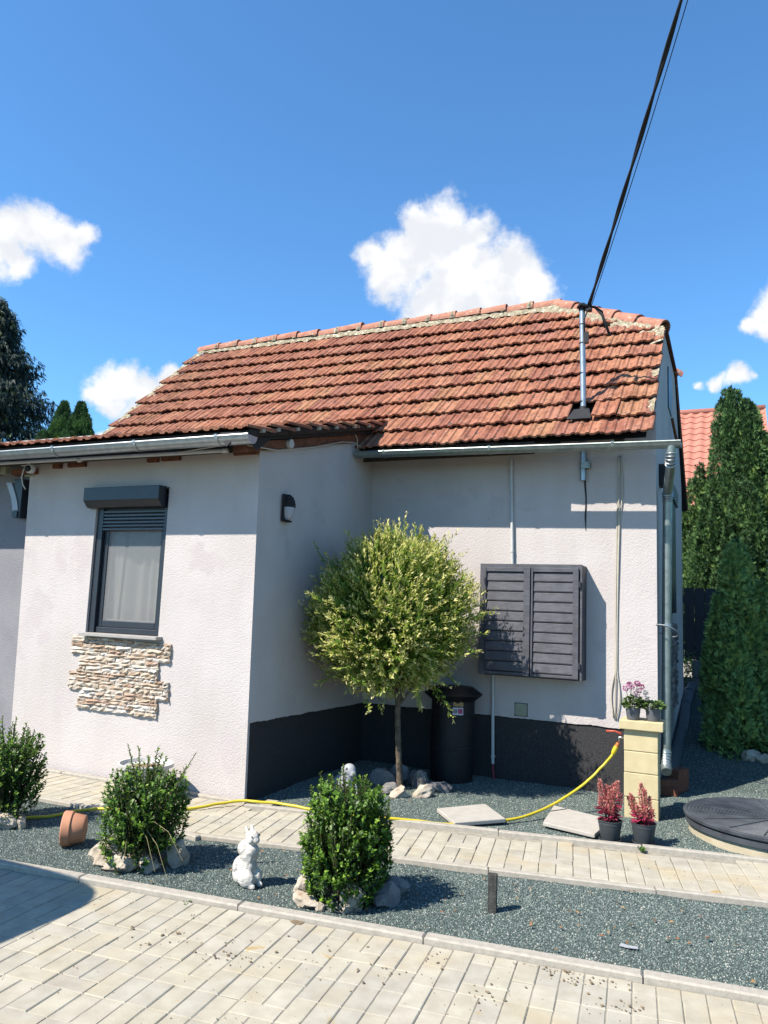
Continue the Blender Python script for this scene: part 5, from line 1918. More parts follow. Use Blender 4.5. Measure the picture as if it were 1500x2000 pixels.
# standard willow with a round crown
def willow():
    rs = np.random.default_rng(21)
    base = np.array([-2.80, 6.72, 0.0])
    t = thing('round_willow', tuple(base), 'clipped round-headed tree with cream-tipped green leaves on a thin bare trunk', 'tree')
    q = MB()
    tr = [(-2.795, 6.72, -0.03), (-2.80, 6.72, 0.05), (-2.815, 6.715, 0.25), (-2.83, 6.71, 0.48), (-2.838, 6.70, 0.70), (-2.83, 6.70, 0.95), (-2.82, 6.70, 1.25)]
    q.tube(spline(tr, 5), [0.038 - 0.011 * min(1, i / 8) + 0.0025 * math.sin(i * 2.3) for i in range(31)], 12)
    trunk = q.build('trunk', M['bark'], t, smooth=True)
    q = MB()
    c = np.array([-2.93, 6.70, 1.55])
    for i in range(26):
        d = unit(rs.normal(size=3) + np.array([0, 0, 0.5]))
        s0 = Vector((-2.835, 6.70, 0.74 + 0.35 * rs.random()))
        e = Vector(c + d * np.array([0.62, 0.62, 0.62]))
        q.tube([s0, s0.lerp(e, 0.5) + Vector((0, 0, 0.05)), e], [0.013, 0.008, 0.003], 6)
    q.build('branches', M['bark'], trunk, kind='stuff')
    n = 3300
    d = unit(rs.normal(size=(n, 3)))
    rad = np.array([0.89, 0.87, 0.87])
    wob = np.array([mnoise.noise(Vector(v * 2.1)) + 0.6 * mnoise.noise(Vector(v * 5.0)) for v in d]) * 0.12
    ext = 0.86 + wob + rs.uniform(-0.10, 0.10, n)
    spike = rs.random(n) < 0.04
    ext[spike] += rs.uniform(0.08, 0.26, spike.sum())
    low = np.clip(-d[:, 2], 0, 1)
    ext *= 1 - 0.08 * low
    tip = c + d * rad * ext[:, None] + np.array([0, 0, 0.06]) * np.clip(d[:, 2:3], 0, 1)
    ln = rs.uniform(0.20, 0.38, n)
    dirs = unit(d + np.array([0, 0, 0.38]) + rs.normal(size=(n, 3)) * 0.22)
    B = tip - dirs * ln[:, None]
    top = np.clip(0.45 + 0.5 * d[:, 2], 0, 1)
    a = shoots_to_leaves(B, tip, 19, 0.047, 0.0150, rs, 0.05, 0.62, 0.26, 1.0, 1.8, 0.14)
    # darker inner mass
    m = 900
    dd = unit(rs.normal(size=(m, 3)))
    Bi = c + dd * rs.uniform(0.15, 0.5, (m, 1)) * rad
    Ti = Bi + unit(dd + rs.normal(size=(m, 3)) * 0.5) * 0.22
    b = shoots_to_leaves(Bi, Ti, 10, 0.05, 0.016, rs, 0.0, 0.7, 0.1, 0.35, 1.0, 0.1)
    # a few long loose shoots
    ls = np.array([[-3.30, 6.60, 1.42], [-3.30, 6.62, 1.28], [-2.3, 6.60, 1.55], [-2.25, 6.60, 1.28], [-2.85, 6.7, 2.15], [-2.72, 6.68, 2.12], [-2.45, 6.6, 0.98], [-2.62, 6.55, 0.92]])
    le = np.array([[-3.92, 6.60, 1.60], [-3.86, 6.62, 1.30], [-1.99, 6.58, 1.80], [-2.0, 6.58, 1.28], [-2.83, 6.7, 2.55], [-2.66, 6.68, 2.42], [-2.22, 6.5, 0.68], [-2.50, 6.45, 0.76]])
    e_ = shoots_to_leaves(ls, le, 30, 0.055, 0.016, rs, 0.1, 0.6, 0.3, 1.0, 1.5, 0.08)
    P, D, Nn, L_, Wd, T_ = cat_(a, b, e_)
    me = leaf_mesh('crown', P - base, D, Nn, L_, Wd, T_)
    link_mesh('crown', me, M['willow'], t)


willow()


def shrub(x, y, h, r, lab, seed, egg, nst, spikes, dx=0.0):
    """evergreen shrub of upright stems densely set with small glossy leaves"""
    rs = np.random.default_rng(seed)
    base = np.array([x, y, 0.0])
    t = thing('evergreen_shrub', tuple(base), lab, 'shrub', 'evergreen shrubs in the front bed')
    d = rs.random(nst) ** 0.5 * r
    a = rs.random(nst) * 2 * np.pi
    tipz = h * (1 - (0.42 if egg else 0.34) * (d / r) ** 2.2) * rs.uniform(0.78, 1.07, nst)
    tip = np.stack([x + dx + d * np.cos(a), y + d * np.sin(a), tipz], 1)
    B = np.stack([x + (0.55 if egg else 0.38) * d * np.cos(a), y + (0.55 if egg else 0.38) * d * np.sin(a), np.full(nst, 0.02) + 0.10 * rs.random(nst)], 1)
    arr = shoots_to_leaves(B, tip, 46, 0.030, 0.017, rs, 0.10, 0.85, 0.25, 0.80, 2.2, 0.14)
    # short side shoots on the outside fill the silhouette
    m = int(nst * 1.7)
    a2 = rs.random(m) * 2 * np.pi
    zz = rs.random(m) ** 0.9 * h * 0.86 + 0.03
    prof = r * np.sqrt(np.clip(1 - ((zz / h - 0.42) / (0.66 if egg else 0.70)) ** 2, 0.05, 1))
    prof *= 1 + 0.13 * np.array([mnoise.noise(Vector((math.cos(q) * 1.6, math.sin(q) * 1.6, z * 4 + seed))) for q, z in zip(a2, zz)])
    T2 = np.stack([x + dx * zz / h + prof * np.cos(a2), y + prof * np.sin(a2), zz + 0.03], 1)
    D2 = np.stack([np.cos(a2) * 0.6, np.sin(a2) * 0.6, np.full(m, 0.85)], 1) + rs.normal(size=(m, 3)) * 0.2
    B2 = T2 - unit(D2) * rs.uniform(0.09, 0.16, (m, 1))
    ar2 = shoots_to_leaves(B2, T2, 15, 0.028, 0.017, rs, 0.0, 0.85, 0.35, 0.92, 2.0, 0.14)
    S0 = np.array([[x + s[0], y + s[1], s[2]] for s, e in spikes])
    S1 = np.array([[x + e[0], y + e[1], e[2]] for s, e in spikes])
    ar3 = shoots_to_leaves(S0, S1, 44, 0.024, 0.014, rs, 0.0, 0.85, 0.45, 0.95, 2.0, 0.10)
    P, D, Nn, L_, Wd, T_ = cat_(arr, ar2, ar3)
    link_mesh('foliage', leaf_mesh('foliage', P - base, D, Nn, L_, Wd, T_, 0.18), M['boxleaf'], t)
    q = MB()
    for k in range(0, nst, 2):
        q.tube([Vector(B[k]), Vector(tip[k])], [0.005, 0.002], 5)
    for s, e in zip(S0, S1):
        q.tube([Vector(s), Vector(e)], [0.004, 0.002], 5)
    q.build('stems', M['stem'], t, kind='stuff')


shrub(-3.36, 3.95, 0.60, 0.27, 'spreading dark shrub with a long shoot leaning right, between two stones and a pot', 5, False, 150,
      [((-0.08, 0, 0.45), (-0.16, -0.02, 0.70)), ((-0.05, 0, 0.45), (-0.09, 0, 0.685)), ((0.0, 0, 0.5), (-0.01, 0, 0.64)), ((0.05, 0, 0.5), (0.10, 0, 0.67)), ((0.08, 0, 0.45), (0.15, -0.02, 0.66)),
       ((0.12, 0, 0.30), (0.31, -0.02, 0.62)), ((0.14, 0, 0.36), (0.36, 0.0, 0.70)), ((0.15, -0.05, 0.16), (0.37, -0.03, 0.37)), ((0.14, -0.05, 0.2), (0.30, -0.03, 0.36)), ((0.12, -0.04, 0.1), (0.30, -0.08, 0.20)), ((-0.15, 0, 0.3), (-0.26, 0, 0.46)), ((0.03, 0, 0.5), (0.05, 0.02, 0.70))])
shrub(-2.0, 4.06, 0.665, 0.255, 'upright egg-shaped glossy shrub standing alone right of the rabbit', 6, True, 230,
      [((-0.17, 0, 0.45), (-0.19, 0, 0.66)), ((-0.03, 0, 0.55), (-0.05, 0, 0.72)), ((-0.10, 0, 0.5), (-0.13, 0, 0.65)), ((0.10, 0, 0.5), (0.10, 0, 0.675)), ((0.16, 0, 0.45), (0.17, 0, 0.60)), ((0.23, 0, 0.42), (0.25, 0, 0.585)), ((-0.22, 0, 0.42), (-0.25, 0, 0.58)), ((0.03, 0, 0.5), (0.02, 0, 0.68))])
shrub(-4.83, 4.15, 0.66, 0.27, 'dark shrub cut off by the left picture edge', 8, False, 150,
      [((0.08, 0, 0.45), (0.16, 0.0, 0.70)), ((0.02, 0, 0.5), (0.05, 0, 0.73)), ((0.12, 0, 0.36), (0.29, -0.02, 0.53)), ((0.10, 0, 0.42), (0.23, -0.02, 0.60)), ((0.14, 0, 0.30), (0.25, 0, 0.42)), ((-0.05, 0, 0.5), (-0.1, 0, 0.72))])

# dry grass blades hanging out of the spreading shrub
q = MB()
for (x0, y0, z0, x1, y1, z1) in ((-3.28, 3.80, 0.28, -3.06, 3.72, 0.06), (-3.22, 3.80, 0.26, -2.98, 3.74, 0.02), (-3.30, 3.74, 0.20, -3.24, 3.66, 0.10), (-3.38, 3.72, 0.22, -3.44, 3.66, 0.08), (-3.18, 3.82, 0.3, -2.93, 3.80, 0.12), (-3.42, 3.73, 0.42, -3.30, 3.70, 0.52)):
    a, b = Vector((x0, y0, z0)), Vector((x1, y1, z1))
    q.tube([a, a.lerp(b, 0.5) + Vector((0, 0, 0.05)), b], [0.0022, 0.0018, 0.001], 4)
o = q.build('grass_blades', M['straw'], None, kind='stuff')


def tuft_cloud(P, D, L0, W0, rs, lobes, fan, tint):
    """each tuft: a small flat fan of narrow scale-leaf lobes"""
    n = len(P)
    rnd_ = unit(rs.normal(size=(n, 3)))
    side = unit(rnd_ - D * np.sum(rnd_ * D, -1, keepdims=True))
    ang = np.linspace(-1, 1, lobes)[None, :] * fan + rs.normal(size=(n, lobes)) * 0.12
    DD = unit(D[:, None, :] * np.cos(ang)[..., None] + side[:, None, :] * np.sin(ang)[..., None] + rs.normal(size=(n, lobes, 3)) * 0.10)
    Nn = np.repeat(np.cross(D, side)[:, None, :], lobes, 1) + rs.normal(size=(n, lobes, 3)) * 0.3
    Lf = L0 * rs.uniform(0.6, 1.15, (n, lobes)) * (1 - 0.25 * np.abs(np.linspace(-1, 1, lobes)))[None, :]
    PP = np.repeat(P[:, None, :], lobes, 1)
    T_ = tint[:, None] + rs.normal(size=(n, lobes)) * 0.08
    return PP.reshape(-1, 3), DD.reshape(-1, 3), Nn.reshape(-1, 3), Lf.ravel(), (Lf * W0).ravel(), T_.ravel()


def cypress(name, lab, base, plumes, dens, L0, seed, tint0=0.45, group=None, m_='cypress', cat='tree', lobes=5, trunk_r=0.06, outward=0.55):
    """conifer built of flame-shaped plumes: (x, y, z0, z1, radius) each clad in upright sprays"""
    rs = np.random.default_rng(seed)
    base = np.array(base)
    t = thing(name, tuple(base), lab, cat, group)
    Ps, Ds, Ts = [], [], []
    for (x, y, z0, z1, r) in plumes:
        hh = z1 - z0
        n = int(dens * 2 * math.pi * r * hh * 0.75)
        u = rs.random(n)
        prof = np.clip(u / 0.10, 0.25, 1) ** 0.6 * (1 - u) ** 0.62 * 1.05
        a = rs.random(n) * 2 * np.pi
        rad = r * prof * (0.72 + 0.36 * rs.random(n))
        nz_ = np.array([mnoise.noise(Vector((math.cos(q) * 2.2 + x * 3, math.sin(q) * 2.2 + y * 3, z * hh * 2.4))) for q, z in zip(a, u)])
        rad *= 1 + 0.42 * nz_
        P = np.stack([x + rad * np.cos(a), y + rad * np.sin(a), z0 + hh * u], 1)
        D = unit(np.stack([np.cos(a) * outward, np.sin(a) * outward, np.full(n, 0.85)], 1) + rs.normal(size=(n, 3)) * 0.22)
        Ps.append(P)
        Ds.append(D)
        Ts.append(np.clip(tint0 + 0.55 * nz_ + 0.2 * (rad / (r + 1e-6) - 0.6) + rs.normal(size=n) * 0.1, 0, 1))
    P, D, T_ = np.concatenate(Ps), np.concatenate(Ds), np.concatenate(Ts)
    arr = tuft_cloud(P, D, L0, 0.24, rs, lobes, 0.62, T_)
    arr[0][:] -= base
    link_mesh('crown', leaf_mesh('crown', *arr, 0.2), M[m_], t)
    q = MB()
    zt_ = max(p[3] for p in plumes)
    q.tube([(base[0], base[1], base[2] - 0.1), (base[0], base[1], base[2] + (zt_ - base[2]) * 0.8)], [trunk_r, trunk_r * 0.3], 8)
    q.build('trunk', M['bark'], t, smooth=True)
    return t


gc = 'cypresses along the right boundary'


def clump(axes, n, hh, rr, seed, taper=0.6):
    """small flame plumes clothing one or more tapering envelopes (x, y, z0, z1, radius)"""
    r_ = random.Random(seed)
    out = []
    tot = sum(a[4] * (a[3] - a[2]) for a in axes)
    for (x, y, z0, z1, R0) in axes:
        for _ in range(int(n * R0 * (z1 - z0) / tot)):
            u = r_.random() ** 0.9
            e = R0 * min(1, 0.55 + u / 0.22 * 0.45) * max(0.04, 1 - u) ** taper * 1.1
            a = r_.uniform(0, 2 * math.pi)
            q_ = e * r_.uniform(0.55, 1.06)
            h = hh * r_.uniform(0.6, 1.4)
            zb = z0 + (z1 - z0) * u - h * 0.45
            if zb < z0 - 0.1:
                zb = z0 - 0.1 * r_.random()
            out.append((x + q_ * math.cos(a), y + q_ * math.sin(a), zb, min(zb + h, z1 + 0.05), rr * r_.uniform(0.65, 1.3)))
        out.append((x, y, z0 + (z1 - z0) * 0.62, z1 + 0.12, R0 * 0.30))
    return out


cypress('cypress', 'lower cypress at the front with a pointed top, leaf colour lifted against shade', (0.08, 10.0, 0.15), clump([(0.06, 9.98, 0.14, 2.48, 0.36), (-0.10, 9.95, 0.16, 1.75, 0.26), (0.30, 10.05, 0.14, 2.0, 0.30), (0.10, 9.75, 0.12, 1.35, 0.30)], 130, 0.50, 0.115, 31), 620, 0.078, 31, 0.46, gc, lobes=5, m_='cypress_shade_lift', outward=0.75)
cypress('cypress', 'front cypress half cut off by the right picture edge', (0.72, 10.0, 0.15), clump([(0.60, 9.85, 0.14, 2.5, 0.34), (0.90, 9.95, 0.14, 2.8, 0.38), (0.66, 9.65, 0.12, 1.5, 0.28)], 150, 0.42, 0.09, 32), 520, 0.080, 32, 0.46, gc, lobes=5, m_='cypress_shade_lift', outward=0.75)
cypress('cypress', 'tall full dark cypress behind, reaching above the coral roof', (0.2, 14.3, 0.5), clump([(0.05, 14.4, 0.7, 5.62, 0.62), (0.32, 14.4, 0.6, 5.38, 0.56), (-0.45, 14.5, 0.8, 4.3, 0.42), (0.60, 14.3, 0.6, 4.75, 0.42), (-0.72, 14.6, 0.9, 3.75, 0.34), (0.2, 13.9, 0.6, 3.9, 0.62), (-0.3, 14.1, 0.8, 3.7, 0.46)], 330, 0.85, 0.15, 33, 0.5), 430, 0.085, 33, 0.34, gc, lobes=4, outward=0.6)
cypress('cypress', 'tall cypress beyond the right picture edge', (1.5, 13.5, 0.3), clump([(1.45, 13.6, 0.5, 4.3, 0.55), (1.9, 13.3, 0.4, 4.8, 0.6)], 110, 0.9, 0.17, 34, 0.5), 330, 0.10, 34, 0.36, gc, lobes=4)
cypress('cypress', 'unseen cypress continuing the row to the right, added to cut sky fill', (1.9, 9.2, 0.0), clump([(1.6, 9.6, 0.05, 2.9, 0.45), (2.0, 9.2, 0.0, 3.1, 0.5), (2.3, 8.7, 0.0, 2.8, 0.5)], 110, 0.6, 0.14, 35, 0.5), 330, 0.09, 35, 0.45, gc, lobes=4)  # row continued out of view, added to cut sky fill on shaded walls

# conifers far behind the lean-to roof, left
rs = np.random.default_rng(41)
tb = np.array([-23.9, 18.0, -0.05])
t = thing('spruce', tuple(tb), 'tall dark weeping conifer at the far left behind the roof', 'tree')
nb = 3000
zb = 2.0 + 10.0 * rs.random(nb) ** 0.85
rb = (12.35 - zb) * 0.53 + 0.05
rb *= 1 + 0.20 * np.sin(zb * 4.6) + 0.10 * rs.normal(size=nb)
ab = rs.random(nb) * 2 * np.pi
Pb, Db, Tb = [], [], []
q = MB()
for z, r_, a in zip(zb, rb, ab):
    k = 14
    u = rs.random(k) ** 0.6
    x = tb[0] + np.cos(a) * r_ * u + rs.normal(size=k) * 0.12
    y = tb[1] + np.sin(a) * r_ * u + rs.normal(size=k) * 0.12
    zz = z - 0.35 * u * r_ * 0.4 + 0.25 * u ** 3 + rs.normal(size=k) * 0.06
    Pb.append(np.stack([x, y, zz], 1))
    Db.append(np.stack([np.cos(a) * 0.35 * np.ones(k), np.sin(a) * 0.35 * np.ones(k), -0.8 * np.ones(k)], 1) + rs.normal(size=(k, 3)) * 0.25)
    Tb.append(np.full(k, (0.75 + 0.25 * rs.random()) if rs.random() < 0.10 else 0.15 + 0.4 * rs.random()))
arr = tuft_cloud(np.concatenate(Pb), unit(np.concatenate(Db)), 0.27, 0.17, rs, 3, 0.45, np.concatenate(Tb))
arr[0][:] -= tb
link_mesh('crown', leaf_mesh('crown', *arr, 0.2), M['spruce'], t)
q = MB()
q.tube([(tb[0], tb[1], -0.1), (tb[0], tb[1], 11.8)], [0.28, 0.04], 10)
q.build('trunk', M['bark'], t, smooth=True)
gt_ = 'rounded thujas beside the tall conifer'
cypress('thuja', 'left of two rounded thujas beside the tall dark conifer', (-20.0, 18.0, 0.0), [(-19.95, 18.0, 4.5, 8.0, 0.62), (-20.35, 18.1, 4.5, 7.45, 0.6), (-19.75, 17.9, 4.5, 7.5, 0.5), (-20.6, 17.8, 4.0, 7.0, 0.6), (-20.1, 17.6, 1.5, 6.9, 0.8)], 420, 0.15, 51, 0.40, gt_, trunk_r=0.12)
cypress('thuja', 'right of two rounded thujas, the lower and further right one', (-19.1, 18.0, 0.0), [(-19.2, 18.0, 4.5, 7.92, 0.62), (-18.95, 18.0, 4.5, 7.5, 0.55), (-19.35, 17.8, 4.0, 7.3, 0.55), (-18.75, 18.0, 4.0, 6.95, 0.5), (-19.1, 17.6, 1.5, 6.8, 0.7)], 420, 0.15, 52, 0.36, gt_, trunk_r=0.12)


def round_pot(t, x, y, z, rt_, rb_, h, m_, saucer):
    q = MB()
    q.lathe([(0.0, z + 0.004), (rb_, z + 0.004), (rb_ + 0.003, z + 0.01), (rt_ * 0.955, z + h * 0.80), (rt_ * 0.985, z + h * 0.815), (rt_ * 0.99, z + h * 0.95), (rt_ * 1.04, z + h * 0.965), (rt_ * 1.04, z + h), (rt_ * 0.96, z + h), (rt_ * 0.92, z + h * 0.84), (0, z + h * 0.80)], (x, y, 0), 36)
    q.build('pot', M[m_], t, smooth=True, auto=35)
    q = MB()
    q.lathe([(0.0, z + h * 0.90), (rt_ * 0.5, z + h * 0.905), (rt_ * 0.93, z + h * 0.88)], (x, y, 0), 24)
    q.build('soil', M['soil'], t)
    if saucer:
        q = MB()
        q.lathe([(0, z), (rb_ * 1.15, z), (rb_ * 1.30, z + 0.022), (rb_ * 1.22, z + 0.024), (rb_ * 1.1, z + 0.006), (0, z + 0.005)], (x, y, 0), 36)
        q.build('saucer', M[m_], t, smooth=True, auto=35)


def celosia(x, y, lab, seed, spikes, dxl):
    rs = np.random.default_rng(seed)
    t = thing('potted_celosia', (x, y, -0.008), lab, 'potted plant', 'red plumed plants by the pillar')
    round_pot(t, x, y, -0.005, 0.086, 0.062, 0.155, 'pot_grey', True)
    zb = 0.14
    A, Lf = [], []
    q = MB()
    for (dx, dy, z0, z1) in spikes:
        b, e = np.array([x + dx * 0.25, y + dy * 0.25, zb]), np.array([x + dx, y + dy, z1])
        q.tube([Vector(b), Vector((b + e) / 2 + np.array([0, 0, 0.01])), Vector(e)], [0.0045, 0.004, 0.002], 6)
        n = 230
        u = rs.random(n)
        zz = z0 + (z1 - z0) * u
        r_ = 0.024 * np.sin(np.pi * np.clip(u * 0.85 + 0.12, 0, 1)) ** 0.8 * (1.15 - 0.75 * u) * rs.uniform(0.6, 1.1, n)
        a = rs.random(n) * 2 * np.pi
        f = (zz - zb) / (z1 - zb)
        c0 = b[None, :] + (e - b)[None, :] * f[:, None]
        P = c0 + np.stack([r_ * np.cos(a), r_ * np.sin(a), np.zeros(n)], 1)
        D = unit(np.stack([np.cos(a), np.sin(a), np.full(n, 1.3)], 1) + rs.normal(size=(n, 3)) * 0.3)
        A.append((P, D, unit(rs.normal(size=(n, 3))), rs.uniform(0.012, 0.022, n), rs.uniform(0.006, 0.010, n), np.clip(0.25 + 0.55 * rs.random(n) + 0.2 * u, 0, 1)))
        m = 12
        ul = rs.random(m) * 0.75
        zl = zb + (z0 - zb + 0.06) * ul
        al = rs.random(m) * 2 * np.pi
        Pl = b[None, :] + (e - b)[None, :] * ((zl - zb) / (z1 - zb))[:, None]
        Dl = unit(np.stack([np.cos(al), np.sin(al), rs.uniform(-0.5, 0.5, m)], 1))
        Lf.append((Pl, Dl, unit(np.stack([np.zeros(m), np.zeros(m), np.ones(m)], 1) + rs.normal(size=(m, 3)) * 0.4), rs.uniform(0.05, 0.095, m), rs.uniform(0.016, 0.030, m), rs.random(m)))
    base = np.array([x, y, -0.008])
    arr = cat_(*A)
    arr[0] -= base
    link_mesh('plumes', leaf_mesh('plumes', *arr, 0.3), M['celosia'], t)
    arr = cat_(*Lf)
    arr[0] -= base
    link_mesh('leaves', leaf_mesh('leaves', *arr, 0.25), M['celosia_leaf'], t)
    q.build('stems', M['celosia_leaf'] if False else M['stem'], t, kind='stuff')


celosia(-0.842, 6.06, 'red plumed plant in a grey pot, left of the pair at the pillar', 61,
        [(-0.075, -0.01, 0.28, 0.42), (-0.035, 0.03, 0.25, 0.38), (0.0, -0.02, 0.22, 0.36), (0.03, 0.02, 0.28, 0.40), (0.055, -0.01, 0.30, 0.425), (0.085, 0.02, 0.20, 0.33), (-0.07, -0.05, 0.2, 0.31), (0.02, -0.06, 0.19, 0.29), (-0.01, 0.06, 0.24, 0.37)], 0)
celosia(-0.613, 6.115, 'red plumed plant in a grey pot, right of the pair, with one tall central plume', 62,
        [(-0.015, 0.0, 0.26, 0.42), (0.015, -0.02, 0.24, 0.38), (-0.09, -0.01, 0.22, 0.34), (-0.11, 0.02, 0.20, 0.31), (0.045, 0.01, 0.20, 0.33), (0.02, -0.06, 0.17, 0.27), (-0.04, -0.05, 0.17, 0.27), (0.07, -0.03, 0.15, 0.25)], 0)


def geranium(x, y, lab, seed, h, fl, white):
    rs = np.random.default_rng(seed)
    z = 0.780
    t = thing('potted_geranium', (x, y, z), lab, 'potted plant', 'geraniums on the pillar cap')
    round_pot(t, x, y, z - 0.003, 0.062, 0.048, 0.105, 'pot_light', False)
    base = np.array([x, y, z])
    n = 210
    a = rs.random(n) * 2 * np.pi
    rr_ = 0.085 * rs.random(n) ** 0.5
    zz = z + 0.10 + h * 0.62 * rs.random(n) * (1 - 0.4 * rr_ / 0.085)
    P = np.stack([x + rr_ * np.cos(a), y + rr_ * np.sin(a), zz], 1)
    D = unit(np.stack([np.cos(a), np.sin(a), rs.uniform(-0.2, 0.6, n)], 1) + rs.normal(size=(n, 3)) * 0.3)
    Nn = unit(np.stack([np.zeros(n), np.zeros(n), np.ones(n)], 1) + rs.normal(size=(n, 3)) * 0.45)
    me = leaf_mesh('leaves', P - base, D, Nn, rs.uniform(0.026, 0.044, n), rs.uniform(0.026, 0.042, n), rs.random(n), 0.12)
    link_mesh('leaves', me, M['geranium_leaf'], t)
    A = []
    q = MB()
    for (dx, dy, zz, r_, wv) in fl:
        c = np.array([x + dx, y + dy, z + zz])
        q.tube([Vector((x + dx * 0.3, y + dy * 0.3, z + 0.10)), Vector(c)], 0.0025, 5)
        m = 60
        v = unit(rs.normal(size=(m, 3)))
        A.append((c + v * r_ * 0.45, unit(v + rs.normal(size=(m, 3)) * 0.4), unit(rs.normal(size=(m, 3))), rs.uniform(0.012, 0.020, m), rs.uniform(0.010, 0.016, m), np.clip(rs.normal(size=m) * 0.2 + wv, 0, 1)))
    arr = cat_(*A)
    arr[0] -= base
    link_mesh('flowers', leaf_mesh('flowers', *arr, 0.2), M['petal_white' if white else 'petal_pink'], t)
    q.build('stems', M['stem'], t, kind='stuff')


geranium(-0.775, 6.93, 'potted geranium with pink and magenta flowers, left one on the pillar cap', 71, 0.17,
         [(-0.06, -0.01, 0.255, 0.032, 0.55), (-0.01, -0.02, 0.27, 0.034, 0.6), (0.035, 0.0, 0.30, 0.034, 0.25), (0.07, 0.0, 0.275, 0.03, 0.2), (0.03, -0.03, 0.225, 0.03, 0.95), (-0.03, 0.02, 0.285, 0.03, 0.4), (0.05, -0.02, 0.24, 0.024, 0.9)], False)
geranium(-0.618, 6.955, 'potted geranium with a few white flowers, right one on the pillar cap', 72, 0.12,
         [(-0.045, -0.03, 0.19, 0.028, 0.9), (-0.01, -0.06, 0.12, 0.022, 0.8), (0.03, -0.05, 0.125, 0.02, 0.8), (-0.055, -0.02, 0.23, 0.022, 0.9)], True)

# ------------------------------------------------------------------ beyond the side passage
t = thing('block_wall', (-0.3, 12.9, 0.5), 'low grey concrete block wall closing the side passage', 'wall')
q = MB()
y0 = 12.85
x = -1.05
for k, (x0, z0) in enumerate([(-0.98, 0.52), (-0.445, 0.52), (0.09, 0.52), (0.62, 0.52), (-0.573, 0.785), (-0.04, 0.785), (0.49, 0.785)]):
    q = MB()
    q.box(x0, x0 + 0.525, y0, y0 + 0.2, z0, z0 + 0.255)
    q.build('block', M['block_grey'], t, bevel=0.005)
t = thing('board_fence', (0.0, 13.15, 0.9), 'dark grey board fence above the block wall at the passage end', 'fence')
for i in range(16):
    q = MB()
    x = -1.0 + i * 0.155
    q.box(x, x + 0.148, 13.12 + 0.006 * (i % 2), 13.145 + 0.006 * (i % 2), 1.05, 2.16)
    q.build('board', M['fence'], t)
q = MB()
q.box(-1.0, 1.48, 13.15, 13.19, 1.2, 1.27)
q.box(-1.0, 1.48, 13.15, 13.19, 1.95, 2.02)
q.build('rail', M['fence'], t)
for x in (-0.98, 0.5, 1.42):
    q = MB()
    q.box(x, x + 0.06, 13.15, 13.21, 0.5, 2.18)
    q.build('post', M['fence'], t)
q = MB()
q.tube([(-0.57, 12.7, gz(-.57, 12.7) + 0.07), (-0.60, 11.6, gz(-.6, 11.6) + 0.06), (-0.575, 10.4, gz(-.575, 10.4) + 0.055), (-0.585, 9.2, gz(-.585, 9.2) + 0.055), (-0.60, 8.45, 0.06), (-0.60, 8.2, 0.08)], 0.062, 14)
q.tube([(-0.588, 12.32, gz(-.588, 12.32) + 0.07), (-0.59, 12.2, gz(-.59, 12.2) + 0.07)], 0.072, 14)
q.tube([(-0.60, 11.62, gz(-.6, 11.62) + 0.06), (-0.60, 11.5, gz(-.6, 11.5) + 0.06)], 0.070, 14)
o = q.build('drain_pipe', M['pipe_grey'], None, smooth=True, auto=40)
tag(o, 'grey drain pipe lying along the foot of the gable wall', 'pipe')
gb = 'loose bricks round the pipe outlet'
for k, (x, y, z, a, lab) in enumerate(((-0.60, 7.98, 0.0, 0.2, 'lower red brick under the downpipe outlet'), (-0.50, 8.22, 0.0, 1.2, 'red brick standing behind the downpipe outlet'), (-0.60, 8.0, 0.066, 0.5, 'upper red brick under the downpipe outlet'))):
    q = MB()
    q.box(x - 0.11, x + 0.11, y - 0.055, y + 0.055, z - 0.01, z + 0.062 if k != 1 else 0.2, rot=a)
    o = q.build('brick', M['brick_red'], None, bevel=0.004)
    tag(o, lab, 'brick', gb)
rs = np.random.default_rng(81)
t = thing('small_shrub', (-0.62, 12.72, 0.62), 'small yellow-green plant at the passage end beside the block wall', 'plant')
n = 320
P = np.array([-0.62, 12.80, 0.78]) + rs.normal(size=(n, 3)) * np.array([0.045, 0.045, 0.13]) + np.array([0, 0, 0.12])
link_mesh('leaves', leaf_mesh('leaves', P - np.array([-0.62, 12.72, 0.62]), unit(rs.normal(size=(n, 3)) + np.array([0, -.3, .5])), unit(rs.normal(size=(n, 3))), rs.uniform(0.03, 0.05, n), rs.uniform(0.015, 0.025, n), np.clip(rs.uniform(0.6, 1.0, n), 0, 1)), M['geranium_leaf'], t)

# neighbour's house with the coral roof
t = thing('neighbour_house', (-2.0, 25.0, 0.0), 'neighbouring house with a new coral-red tiled roof behind the cypresses', 'house')
q = MB()
q.box(-6.0, 0.80, 20.6, 29.4, -0.05, 4.25)
q.prism([(0.80, 20.6, 4.25), (0.80, 29.4, 4.25), (0.80, 25.0, 7.85)], (-0.3, 0, 0))
q.build('wall', M['far_wall'], t)
q = MB()
q.box(0.79, 0.84, 22.6, 23.6, 4.5, 5.7)
wd = q.build('window', M['pvc_white'], t)
q = MB()
q.box(0.835, 0.85, 22.7, 23.5, 4.6, 5.6)
q.build('pane', M['anthracite'], wd)
ne = Vector((0, 20.2, 4.00))
na_ = math.atan2(8.10 - 4.00, 25.0 - 20.2)
nu, nn = Vector((0, math.cos(na_), math.sin(na_))), Vector((0, -math.sin(na_), math.cos(na_)))
NL = (25.0 - 20.2) / math.cos(na_)
q = MB()
at2 = lambda x, s, h: Vector((x, 0, 0)) + ne + nu * s + nn * h
q.hexa([at2(-6.2, 0, -0.06), at2(1.00, 0, -0.06), at2(1.00, NL, -0.06), at2(-6.2, NL, -0.06), at2(-6.2, 0, -0.01), at2(1.00, 0, -0.01), at2(1.00, NL, -0.01), at2(-6.2, NL, -0.01)])
